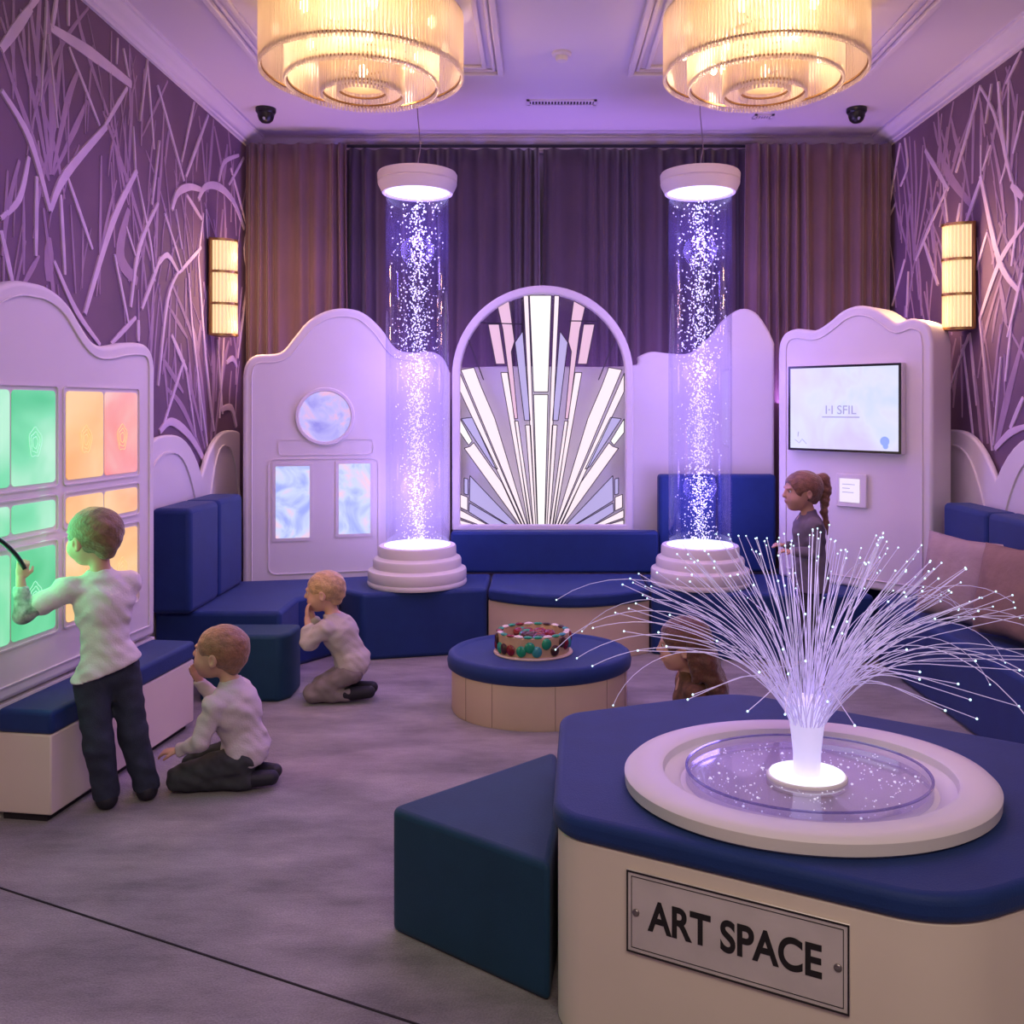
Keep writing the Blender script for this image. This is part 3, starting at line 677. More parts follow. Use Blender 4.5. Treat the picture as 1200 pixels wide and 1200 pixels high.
for k in range(26):
    a = 2*PI*k/26+rnd.uniform(-.05, .05); c = pc_[[0, 1, 2, 1, 0, 3, 1, 0, 2, 1, 1, 0, 3][k % 13]] if k not in (18, 19, 20) else pc_[(2, 2, 3)[k-18]]
    bm = NB(); ball(bm, (.181*math.cos(a), .181*.85*math.sin(a), rnd.choice((.04, .06, .075))), .021, (.5, 1.2, 1.3), 10, 8, Matrix.Rotation(a, 4, 'Z')); obj('wall_piece', bm, c, D)
for k in range(22):
    a = 2*PI*k/22; c = pc_[4] if k % 3 == 0 else pc_[rnd.choice((0, 1, 2, 3))]
    bm = NB(); ball(bm, (.166*math.cos(a), .166*.85*math.sin(a), .106), .016, (1, 1.5, .45), 8, 6, Matrix.Rotation(a, 4, 'Z')); obj('rim_piece', bm, c, D)
for k in range(16):
    r = rnd.uniform(.02, .115); a = rnd.random()*6.28
    bm = NB(); ball(bm, (r*math.cos(a), r*.85*math.sin(a), .082), .030, (1, 1.25, .75), 8, 6, Matrix.Rotation(a, 4, 'Z')); obj('loose_piece', bm, pc_[rnd.choice((0, 0, 1, 0, 2))], D)

# ------------------------------------------------------------------ bubble columns
def bubble_mesh(seed, h0, h1):
    rnd = random.Random(seed); V = []; Fc = []
    for i in range(2600):
        q = rnd.random()**.85; z = h0+(h1-h0)*(1-q)
        if z > (h0+h1)/2: s = rnd.choice((.032, .09)); 
        else: s = rnd.choice((.028, .055))
        x = rnd.gauss(0, s); y = rnd.gauss(0, s)
        if math.hypot(x, y) > .165: continue
        r = rnd.uniform(.0018, .0046)*(1.25 if z > (h0+h1)*.55 else 1)
        b = len(V); V += [(x+r, y, z), (x-r, y, z), (x, y+r, z), (x, y-r, z), (x, y, z+r*1.2), (x, y, z-r*1.2)]
        for t in ((0, 2, 4), (2, 1, 4), (1, 3, 4), (3, 0, 4), (2, 0, 5), (1, 2, 5), (3, 1, 5), (0, 3, 5)): Fc.append(tuple(b+k for k in t))
    return V, Fc
def bubble_column(label, x, y):
    t = thing('bubble_column', label, 'bubble column', (x, y, SZ), 0, 'bubble columns')
    prof = [(0, 0), (.300, 0), (.304, .008), (.304, .020), (.298, .030), (.302, .038), (.302, .082), (.298, .092), (.276, .102), (.270, .108), (.270, .148), (.264, .160), (.246, .170), (.240, .176), (.238, .226), (.232, .236), (.205, .238), (.205, .232), (0, .232)]
    bm = NB(); lathe(bm, prof, 72); obj('base', bm, M['white'], t, ang=32)
    bm = NB(); lathe(bm, [(0, .234), (.2, .234), (.2, .241), (0, .241)], 48); obj('light_disc', bm, M['led'], t)['label'] = 'glowing disc in the base'
    zt = 2.415
    bm = NB(); lathe(bm, [(.193, .240), (.193, zt)], 64, cap=False); obj('acrylic_tube', bm, M['glasstube'], t)
    bm = NB(); lathe(bm, [(.20, zt-.012), (.215, zt-.015), (.222, zt), (.240, zt+.035), (.243, zt+.05), (.236, zt+.055), (.243, zt+.062), (.245, zt+.10), (.238, zt+.112), (.19, zt+.12), (0, zt+.12)], 72)
    lathe(bm, [(.20, zt-.012), (.20, zt+.01), (0, zt+.01)], 72); obj('cap', bm, M['white'], t, ang=32)
    bm = NB(); lathe(bm, [(0, zt-.004), (.197, zt-.004), (.197, zt+.009), (0, zt+.009)], 48); obj('light_disc', bm, M['led'], t)['label'] = 'glowing disc in the cap'
    o = obj('bubbles', bubble_mesh(11, .25, zt-.02), M['bubble'], t, smooth=False); o['kind'] = 'stuff'; o['label'] = 'rising white bubbles'
    zz = ZC-SZ
    bm = NB(); tube(bm, smooth_line([(0, 0, zt+.12), (.006, 0, zt+.20), (.018, 0, zt+.27), (.012, 0, zt+.36), (.0, 0, zt+.5), (0, 0, zz)], 5), .0035, 6); obj('cable', bm, M['cable'], t)
    return t
cl = bubble_column('left bubble column with glowing discs, standing on the angled seat block', -.752, 5.53)
cr = copy_tree(cl); cr.location = (.992, 5.53, SZ); cr['label'] = 'right bubble column with glowing discs, standing beside the kiosk'

# ------------------------------------------------------------------ chandeliers
def chandelier(label, x, y):
    t = thing('chandelier', label, 'chandelier', (x, y, ZC), 0, 'tiered crystal chandeliers')
    rz = ZC
    bm = NB(); lathe(bm, [(0, 0), (.20, 0), (.20, -.02), (.17, -.035), (0, -.035)], 48)
    obj('ceiling_rose', bm, M['brass'], t)
    bm = NB(); lathe(bm, [(0, -.045), (.44, -.045), (.44, -.05), (0, -.05)], 64)
    for a in range(4): tube(bm, [(.3*math.cos(a*PI/2+.4), .3*math.sin(a*PI/2+.4), -.03), (.3*math.cos(a*PI/2+.4), .3*math.sin(a*PI/2+.4), 0)], .006, 6)
    obj('mounting_plate', bm, mat('cream plate', (.8, .7, .58), .5) if 'cream plate' not in bpy.data.materials else bpy.data.materials['cream plate'], t)
    tiers = [(.483, -.055, -.345, 168), (.364, -.055, -.400, 126), (.196, -.16, -.448, 72), (.118, -.30, -.438, 40)]
    for ti, (R, z1, z0, n) in enumerate(tiers):
        bm = NB()
        z = z1; lathe(bm, [(R-.009, z-.004), (R+.001, z-.004), (R+.001, z+.004), (R-.009, z+.004), (R-.009, z-.004)], 72)
        for k in range(4 if ti else 0):
            a = k*PI/2+.6+ti; tube(bm, [(R*math.cos(a), R*math.sin(a), z1), (tiers[ti-1][0]*math.cos(a), tiers[ti-1][0]*math.sin(a), z1 if ti == 1 else z1)], .004, 5)
        ring = obj('tier_ring', bm, M['brass'], t)
        b5 = NB(); z = z0+.014; lathe(b5, [(R-.009, z-.004), (R+.001, z-.004), (R+.001, z+.004), (R-.009, z+.004), (R-.009, z-.004)], 72); obj('lower_ring', b5, M['brass'], ring)
        def rods(idx):
            b_ = NB()
            for k in idx:
                a = 2*PI*k/n; c = (R+.003)*math.cos(a), (R+.003)*math.sin(a); tube(b_, [(*c, z1+.004), (*c, z0)], .0065 if ti < 3 else .006, 6)
                ball(b_, (*c, z0-.006), .007, (1, 1, 1.2), 6, 4)
            return b_
        near = sorted(range(n), key=lambda k: math.sin(2*PI*k/n))   # nearest the camera first
        if ti == 0:
            rb = rods([0]); proto = None
            for q in near[:100]:
                if proto is None: proto = obj('crystal_rod', rods([q]), M['crystal'], t); base_a = 2*PI*q/n
                else:
                    c = proto.copy(); COL.objects.link(c); c.parent = t; c.rotation_euler = (0, 0, 2*PI*q/n-base_a)
            rb.free()
            o = obj('crystal_rods', rods(near[100:]), M['crystal'], t); o['kind'] = 'stuff'
        else:
            o = obj('crystal_fringe', rods(range(n)), M['crystal'], ring); o['kind'] = 'stuff'
    bm = NB(); lathe(bm, [(0, -.405), (.112, -.405), (.112, -.398), (0, -.398)], 40); obj('bottom_plate', bm, M['crystal'], t)
    for k in range(8):
        a = 2*PI*k/8+.3; r = .41
        bm = NB(); ball(bm, (r*math.cos(a), r*math.sin(a), -.17), .021, (1, 1, 1.5), 10, 8); o = obj('bulb', bm, M['bulb'], t)
    for k in range(5):
        a = 2*PI*k/5; r = .27
        bm = NB(); ball(bm, (r*math.cos(a), r*math.sin(a), -.26), .019, (1, 1, 1.5), 10, 8); o = obj('bulb', bm, M['bulb'], t)
    bm = NB(); ball(bm, (0, 0, -.33), .024, (1, 1, 1.4), 10, 8); obj('bulb', bm, M['bulb'], t)
    return t
c1 = chandelier('left round three tier crystal chandelier glowing warm on the ceiling', -.865, 4.39)
c2 = copy_tree(c1); c2.location = (1.103, 4.39, ZC); c2['label'] = 'right round three tier crystal chandelier glowing warm on the ceiling'

# ------------------------------------------------------------------ wall lights
def sconce(label, side, y, zc, dist):
    s = 1 if side == 'l' else -1
    t = thing('wall_light', label, 'wall light', (XL if side == 'l' else XR, y, zc), 0 if side == 'l' else PI, 'three tier wall lights')
    bm = NB(); box(bm, .016, .032, -.085, .085, -.31, .31); bevel(obj('back_plate', bm, M['brass'], t), .004, 2)
    def half(r, sy, n=18): return [(.032+r*math.sin(PI*k/n), -sy*math.cos(PI*k/n)) for k in range(n+1)]
    for k in range(3):
        z0 = -.30+k*.203; z1 = z0+.186
        bm = NB(); prism_z(bm, half(.128, .075), z0, z1); g = obj('glass_shade', bm, M['sconce_glow'], t)
        b2 = NB()
        for q in range(1, 18):
            p = half(.133, .079)[q]; tube(b2, [(*p, z0-.004), (*p, z1+.004)], .006, 5)
        obj('glass_rods', b2, M['crystal'], g)
    for z in (-.306, -.108, .095, .298):
        bm = NB(); prism_z(bm, half(.143, .090), z-.0075, z+.0075); obj('shade_band', bm, M['brass'], t)
    bm = NB()
    for yy in (-.088, .088): tube(bm, [(.04, yy, -.306), (.04, yy, .298)], .004, 5)
    obj('side_rod', bm, M['brass'], t)
    return t
sconce('brass framed wall light with three glowing tiers on the left wall', 'l', 5.74, 2.24, 0)
sconce('brass framed wall light with three glowing tiers on the right wall', 'r', 5.22, 2.235, 0)

# ------------------------------------------------------------------ things on the ceiling
sd = thing('smoke_detector', 'small white smoke detector on the ceiling between the chandeliers', 'smoke detector', (.124, 5.0, ZC))
bm = NB(); lathe(bm, [(0, 0), (.055, 0), (.055, -.012), (.045, -.02), (0, -.02)], 32); obj('base', bm, M['plaster'], sd)
bm = NB(); lathe(bm, [(0, -.02), (.035, -.02), (.035, -.035), (.028, -.045), (0, -.045)], 32); obj('sensor_head', bm, M['white'], sd)
def vent(label, x, y, w, d, n):
    v = thing('ceiling_vent', label, 'vent', (x, y, ZC))
    bm = NB(); ring_o = [(-w/2, -d/2), (w/2, -d/2), (w/2, d/2), (-w/2, d/2)]
    for k in range(4):
        pass
    box(bm, -w/2, w/2, -d/2, -d/2+.018, -.01, 0); box(bm, -w/2, w/2, d/2-.018, d/2, -.01, 0); box(bm, -w/2, -w/2+.018, -d/2, d/2, -.01, 0); box(bm, w/2-.018, w/2, -d/2, d/2, -.01, 0)
    obj('frame', bm, M['plaster'], v, smooth=False)
    bm = NB(); box(bm, -w/2+.01, w/2-.01, -d/2+.01, d/2-.01, -.003, -.001); obj('backing', bm, M['dark'], v, smooth=False)
    bm = NB()
    for k in range(n): q = -w/2+.03+(w-.06)*k/(n-1); box(bm, q-.004, q+.004, -d/2+.01, d/2-.01, -.012, -.003, Matrix.Identity(4))
    o = obj('slats', bm, M['plaster'], v, smooth=False)
vent('white slotted air vent on the ceiling between the chandeliers', .145, 5.80, .45, .10, 20)
vent('small air vent on the ceiling behind the right chandelier', 1.52, 6.08, .13, .09, 5)
def camera_dome(label, x, y):
    t = thing('security_camera', label, 'security camera', (x, y, ZC), 0, 'black dome cameras')
    bm = NB(); lathe(bm, [(0, 0), (.066, 0), (.066, -.022), (.058, -.034), (0, -.034)], 32); obj('mount', bm, M['black'], t)
    bm = NB(); lathe(bm, [(.055, -.034), (.053, -.055), (.044, -.078), (.028, -.093), (0, -.099)], 32); obj('dome', bm, M['black'], t)
    bm = NB(); ball(bm, (0, -.038, -.074), .012, u=8, v=6); obj('lens', bm, mat('grey lens', (.3, .35, .5), .15), t)
camera_dome('black dome security camera on the ceiling at the left', -1.81, 5.93)
camera_dome('black dome security camera on the ceiling at the right', 2.10, 5.93)

# ------------------------------------------------------------------ art podium
P0 = (.66, 2.30)
pod = thing('art_podium', 'large cream podium with navy cushion top reading ART SPACE', 'podium', (*P0, 0))
pp = [(.03, 2.115), (.80, 1.722), (1.28, 1.93), (1.50, 2.48), (.66, 3.02), (.065, 2.80)]
pl = [(x-P0[0], y-P0[1]) for x, y in pp]
pr = rounded(pl, [.12, .26, .22, .18, .22, .10], 10)
bm = NB(); prism_z(bm, inset(pr, .012), 0.0, .462); bevel(obj('podium_body', bm, M['cream'], pod, ang=25), .005, 2, 60)
bm = NB(); prism_z(bm, pr, .462, .522); bevel(obj('cushion_top', bm, M['navy'], pod, ang=25), .02, 4, 60)
# plate with writing: on the straight front face
fa = Vector(pp[0]); fb = Vector(pp[1]); ud = (fb-fa).normalized(); nrm = Vector((ud.y, -ud.x))
FP = Plane((fa.x-nrm.x*-.012*-1*-1, fa.y), (ud.x, ud.y))
face0 = fa-nrm*.012; FP = Plane((face0.x, face0.y), (ud.x, ud.y))
a, b_ = FP.at(735, 1112), FP.at(997, 1080)
tl = FP.at(735, 1018); br = FP.at(997, 1190)
z0 = (a[1]+br[1])/2; z1 = (tl[1]+b_[1])/2; x0, x1 = a[0], b_[0]
sp = thing('name_plate', 'brushed metal plate reading ART SPACE on the podium front', 'sign', (face0.x+nrm.x*.001, face0.y+nrm.y*.001, 0), FP.rz)
bm = NB(); box(bm, x0, x1, -.006, 0, z0, z1); bevel(obj('plate', bm, M['steel'], sp), .002, 2)
bm = NB(); e = [(x0+.0015, z0+.0015), (x1-.0015, z0+.0015), (x1-.0015, z1-.0015), (x0+.0015, z1-.0015)]; ring_y(bm, e, inset(e, .0035), -.0078, -.004); e = inset(e, .011); ring_y(bm, e, inset(e, .0016), -.0068, -.004)
obj('border_line', bm, M['letter'], sp, smooth=False)
RIV = mat('dull rivet', (.30, .27, .26), .3, .8)
for sx in (x0+.024, x1-.024):
    bm = NB(); ball(bm, (sx, -.007, (z0+z1)/2), .0085, (1, .5, 1), 14, 10); obj('rivet', bm, RIV, sp)
text_mesh('lettering', 'ART SPACE', .094, M['letter'], sp, ((x0+x1)/2, -.0065, (z0+z1)/2-.002), ext=.0008, off=.0024, sx=.80)

# basin on the podium
bx = thing('light_basin', 'round cream basin with clear dish on the podium, holding the fibre lamp', 'basin', (.672, 2.25, .5225))
SY = .80; RB = .455
prof = [(0, 0), (RB-.012, 0), (RB, .008), (RB+.002, .035), (RB-.010, .046), (RB-.03, .049), (RB-.085, .049), (RB-.095, .044), (RB-.100, .026), (RB-.11, .020), (RB-.135, .014), (RB-.14, .008), (0, .008)]
bm = NB(); lathe(bm, prof, 112, sy=SY); obj('basin_bowl', bm, M['white'], bx, ang=40)
bm = NB(); lathe(bm, [(.298, .009), (.302, .009), (.302, .045), (.298, .045), (.298, .009)], 96, sy=SY, cap=False); obj('dish_wall', bm, M['clear'], bx)
bm = NB(); lathe(bm, [(.303, .043), (.303, .047), (.296, .047), (.296, .043), (.303, .043)], 96, sy=SY); obj('dish_rim', bm, mix_mat('dish edge', .55, (.8, .8, 1), 'diffuse', (.25, .22, .5), .5), bx)
bm = NB(); lathe(bm, [(0, .026), (.297, .026)], 96, sy=SY); obj('water', bm, mix_mat('still water', .82, (.88, .86, 1), 'diffuse', (.42, .36, .62), .55, .03), bx)
rnd = random.Random(8); bm = NB()
for k in range(330):
    a = rnd.random()*2*PI; r = .29*math.sqrt(rnd.random())
    if r < .10: continue
    q = rnd.uniform(.0008, .0022) if rnd.random() < .92 else .0035; ball(bm, (r*math.cos(a), r*SY*math.sin(a), .027), q, (1, 1, .7), 6, 4)
o = obj('water_bubbles', bm, mat('glass bubble', (.9, .9, 1), .1, emit=(.8, .78, 1), es=.5), bx); o['kind'] = 'stuff'  # emission paints the sparkle onto the bubbles
bm = NB(); lathe(bm, [(0, .009), (.100, .009), (.100, .031), (.097, .034), (.0, .034)], 56, sy=SY); obj('lamp_plinth', bm, M['white'], bx)

# fibre optic lamp
fl = thing('fibre_optic_lamp', 'glowing fibre optic spray lamp standing in the podium basin', 'lamp', (.672, 2.25, .5575))
bm = NB(); lathe(bm, [(0, 0), (.092, 0), (.092, .003), (0, .003)], 48, sy=.85); obj('light_disc', bm, em('white light disc', (.80, .76, 1), 1.6), fl)['label'] = 'bright white base disc'
def fmat(name, c, s):
    m = bpy.data.materials.new(name); m.use_nodes = True; nt = m.node_tree; b = nt.nodes['Principled BSDF']
    b.inputs['Base Color'].default_value = (.75, .72, .9, 1); b.inputs['Roughness'].default_value = .25
    b.inputs['Emission Color'].default_value = (*c, 1); b.inputs['Emission Strength'].default_value = s
    return m
M['fibre'] = fmat('glowing fibre', (.58, .46, .95), .22)
M['core'] = fmat('bright fibre bundle', (.66, .60, 1), .55)
M['tip'] = fmat('fibre tip', (.55, .95, 1), 1.5)
bm = NB(); lathe(bm, [(0, .003), (.034, .003), (.034, .05), (.040, .11), (.050, .165), (.056, .185), (0, .17)], 40)
obj('fibre_bundle', bm, M['core'], fl)
def fibre_pts(rnd, kind):
    az = rnd.random()*2*PI
    if kind == 'droop':
        L = rnd.uniform(.62, .78); th0 = rnd.uniform(.28, .45); th1 = rnd.uniform(1.9, 2.5)
    else:
        th1 = math.radians(92)*rnd.random()**.60; th0 = .04+.40*th1; L = rnd.uniform(.395, .465)+.15*(th1/1.5)
    r0 = .046*math.sqrt(rnd.random()) if kind != 'droop' else .045; az0 = az+rnd.gauss(0, .25)
    x = r0*math.cos(az0); y = r0*math.sin(az0); z = .13; n = 15; pts = [(x, y, z)]; ds = L/n; w = rnd.gauss(0, .10)
    for i in range(n):
        q = (i+1)/n; s = q*q*(3-2*q) if kind != 'droop' else q**1.3
        th = th0+(th1-th0)*(min(1, s*1.25) if kind != 'droop' else s); a = az+w*q
        x += ds*math.sin(th)*math.cos(a); y += ds*math.sin(th)*math.sin(a); z += ds*math.cos(th); pts.append((x, y, z))
    return pts
rnd = random.Random(21); allp = []
for k in range(178): allp.append(fibre_pts(rnd, 'n'))
for k in range(13): allp.append(fibre_pts(rnd, 'droop'))
# a few stray fibres bending over like the ones at the two sides
def stray(az, L, th0, th1):
    az = math.radians(az); x, y, z = .045*math.cos(az), .045*math.sin(az), .15; pts = [(x, y, z)]; n = 18
    for i in range(n):
        q = (i+1)/n; th = th0+(th1-th0)*q**1.1; x += L/n*math.sin(th)*math.cos(az); y += L/n*math.sin(th)*math.sin(az); z += L/n*math.cos(th); pts.append((x, y, z))
    return pts
allp += [stray(-12, .66, .5, 2.25), stray(8, .64, .45, 1.9), stray(14, .62, .4, 2.6), stray(182, .62, .5, 2.1), stray(175, .56, .4, 2.7), stray(192, .58, .6, 1.95), stray(-170, .6, .5, 1.75), stray(-5, .60, .5, 1.72)]
allp.sort(key=lambda p: -math.hypot(p[-1][0], p[-1][1]))
rest = allp[100:]; 
for p in allp[:100]:
    bm = NB(); tube(bm, p, .00125, 5, r1=.0009); f = obj('fibre', bm, M['fibre'], fl)
    bm = NB(); ball(bm, p[-1], .0024, u=8, v=6); obj('fibre_tip', bm, M['tip'], f)
bm = NB(); b2 = NB()
for p in rest: tube(bm, p, .00125, 5, r1=.0009); ball(b2, p[-1], .0024, u=8, v=6)
o = obj('fibres', bm, M['fibre'], fl); o['kind'] = 'stuff'; q = obj('fibre_tips', b2, M['tip'], o); q['kind'] = 'stuff'
# ------------------------------------------------------------------ soft bodies: blended shapes meshed as one continuous surface
class Field:
    def __init__(s, lo, hi, h):
        s.h = h; s.lo = np.array(lo, np.float32)-3*h; n = np.ceil((np.array(hi)-s.lo)/h).astype(int)+4; s.n = n
        s.V = np.full(tuple(n), .25, np.float32)
        s.ax = [s.lo[i]+h*np.arange(n[i], dtype=np.float32) for i in range(3)]
    def sub(s, lo, hi):
        i0 = np.maximum(((np.array(lo)-s.lo)/s.h).astype(int), 0); i1 = np.minimum(((np.array(hi)-s.lo)/s.h).astype(int)+2, s.n)
        if (i1 <= i0).any(): return None, None
        sl = tuple(slice(a, b) for a, b in zip(i0, i1))
        return sl, np.meshgrid(s.ax[0][sl[0]], s.ax[1][sl[1]], s.ax[2][sl[2]], indexing='ij', sparse=True)
    def blend(s, sl, d, k, op='u'):
        a = s.V[sl]
        if op == 'u':
            hh = np.maximum(k-np.abs(a-d), 0)/k; s.V[sl] = np.minimum(a, d)-hh*hh*k*.25
        elif op == 's':
            d = -d; hh = np.maximum(k-np.abs(a-d), 0)/k; s.V[sl] = np.maximum(a, d)+hh*hh*k*.25
    def cap(s, a, b, ra, rb, k=.02, op='u', flat=None):
        a = np.array(a, float); b = np.array(b, float); m = max(ra, rb)+.06
        sl, g = s.sub(np.minimum(a, b)-m, np.maximum(a, b)+m)
        if sl is None: return s
        ba = b-a; L2 = max(float(ba@ba), 1e-9)
        px, py, pz = g[0]-a[0], g[1]-a[1], g[2]-a[2]
        t = np.clip((px*ba[0]+py*ba[1]+pz*ba[2])/L2, 0, 1)
        d = np.sqrt((px-t*ba[0])**2+(py-t*ba[1])**2+(pz-t*ba[2])**2)-(ra+(rb-ra)*t)
        s.blend(sl, d, k, op); return s
    def ell(s, c, r, R=None, k=.02, op='u'):
        """ellipsoid, R: 3x3 rows are the local axes"""
        c = np.array(c, float); r = np.array(r, float); m = max(r)+.05
        sl, g = s.sub(c-m, c+m)
        if sl is None: return s
        R = np.eye(3) if R is None else R; p = [g[i]-c[i] for i in range(3)]
        q = [(p[0]*R[i][0]+p[1]*R[i][1]+p[2]*R[i][2])/r[i] for i in range(3)]
        k0 = np.sqrt(q[0]**2+q[1]**2+q[2]**2)+1e-6; k1 = np.sqrt((q[0]/r[0])**2+(q[1]/r[1])**2+(q[2]/r[2])**2)+1e-6
        s.blend(sl, (k0*(k0-1)/k1).astype(np.float32), k, op); return s
    def grid(s): return np.meshgrid(*s.ax, indexing='ij', sparse=True)
    def cut(s, p, n, k=.006):
        """keep the side the normal points to"""
        g = s.grid(); n = np.array(n, float); n /= np.linalg.norm(n)
        d = -((g[0]-p[0])*n[0]+(g[1]-p[1])*n[1]+(g[2]-p[2])*n[2]); hh = np.maximum(k-np.abs(s.V-d), 0)/k
        s.V = (np.maximum(s.V, d)+hh*hh*k*.25).astype(np.float32); return s
    def folds(s, amp, f=38, seed=0, stretch=(1, 1, 1)):
        g = s.grid(); a = seed*1.7
        x, y, z = g[0]*stretch[0], g[1]*stretch[1], g[2]*stretch[2]
        s.V = s.V+amp*(np.sin(f*(x*.7+z)+2.2*np.sin(f*.37*(y+z*.6)+a))*np.sin(f*.43*(y-z*.7)+a*2+1.3*np.sin(f*.31*x))+.5*np.sin(f*1.9*(z+.4*y)+2*np.sin(f*.6*x+a))*np.sin(f*.7*(x+y)+a)).astype(np.float32)
        return s
    def mesh(s):
        V = s.V; n = V.shape; ins = V < 0
        h = s.h; cnt = np.zeros((n[0]-1, n[1]-1, n[2]-1), np.float32); acc = np.zeros(cnt.shape+(3,), np.float32)
        def sl3(o): return tuple(slice(o[i], n[i]-1+o[i]) for i in range(3))
        for ax in range(3):
            o1, o2 = [(1, 2), (0, 2), (0, 1)][ax]
            for p in (0, 1):
                for q in (0, 1):
                    o = [0, 0, 0]; o[o1] = p; o[o2] = q; e = list(o); e[ax] = 1
                    a = V[sl3(o)]; b = V[sl3(e)]; cr = (a < 0) != (b < 0)
                    t = np.where(cr, a/np.where(cr, a-b, 1), 0)
                    cnt += cr
                    acc[..., ax] += np.where(cr, t, 0); acc[..., o1] += np.where(cr, p, 0); acc[..., o2] += np.where(cr, q, 0)
        act = cnt > 0; idx = np.full(cnt.shape, -1, np.int64); ids = np.argwhere(act); idx[act] = np.arange(len(ids))
        P = (acc[act]/cnt[act][:, None]+ids)*h+s.lo
        F_ = []
        for ax in range(3):
            o1, o2 = [(1, 2), (2, 0), (0, 1)][ax]
            a = ins; sA = [slice(1, n[i]-1) for i in range(3)]; sA[ax] = slice(0, n[ax]-1); sB = list(sA); sB[ax] = slice(1, n[ax])
            A = a[tuple(sA)]; B = a[tuple(sB)]; w = np.argwhere(A != B)
            if not len(w): continue
            base = w.copy()
            for i in range(3):
                if i != ax: base[:, i] += 1
            def cell(d1, d2):
                c = base.copy(); c[:, o1] -= d1; c[:, o2] -= d2; return idx[c[:, 0], c[:, 1], c[:, 2]]
            q = np.stack([cell(1, 1), cell(0, 1), cell(0, 0), cell(1, 0)], 1); fl = A[w[:, 0], w[:, 1], w[:, 2]]
            q[~fl] = q[~fl][:, ::-1]; F_.append(q)
        return P, np.concatenate(F_)
def fobj(name, f, m, parent, org):
    P, Q = f.mesh(); P = P-np.array(org)
    me = bpy.data.meshes.new(name); me.from_pydata(P.tolist(), [], Q.tolist()); me.update(); me.materials.append(m)
    o = bpy.data.objects.new(name, me); COL.objects.link(o); o.parent = parent
    me.polygons.foreach_set('use_smooth', [True]*len(me.polygons))
    return o
def nv(v): v = np.array(v, float); return v/np.linalg.norm(v)

SK = {k: mat('skin %s' % k, c, .5, noise=.05, nscale=14) for k, c in {'a': (.62, .36, .25), 'b': (.60, .35, .24), 'c': (.66, .38, .26), 'd': (.58, .32, .22)}.items()}
EYE = mat('eye white', (.75, .72, .70), .15); IRIS = mat('dark iris', (.04, .025, .02), .1); LIP = mat('child lip', (.50, .20, .17), .45)

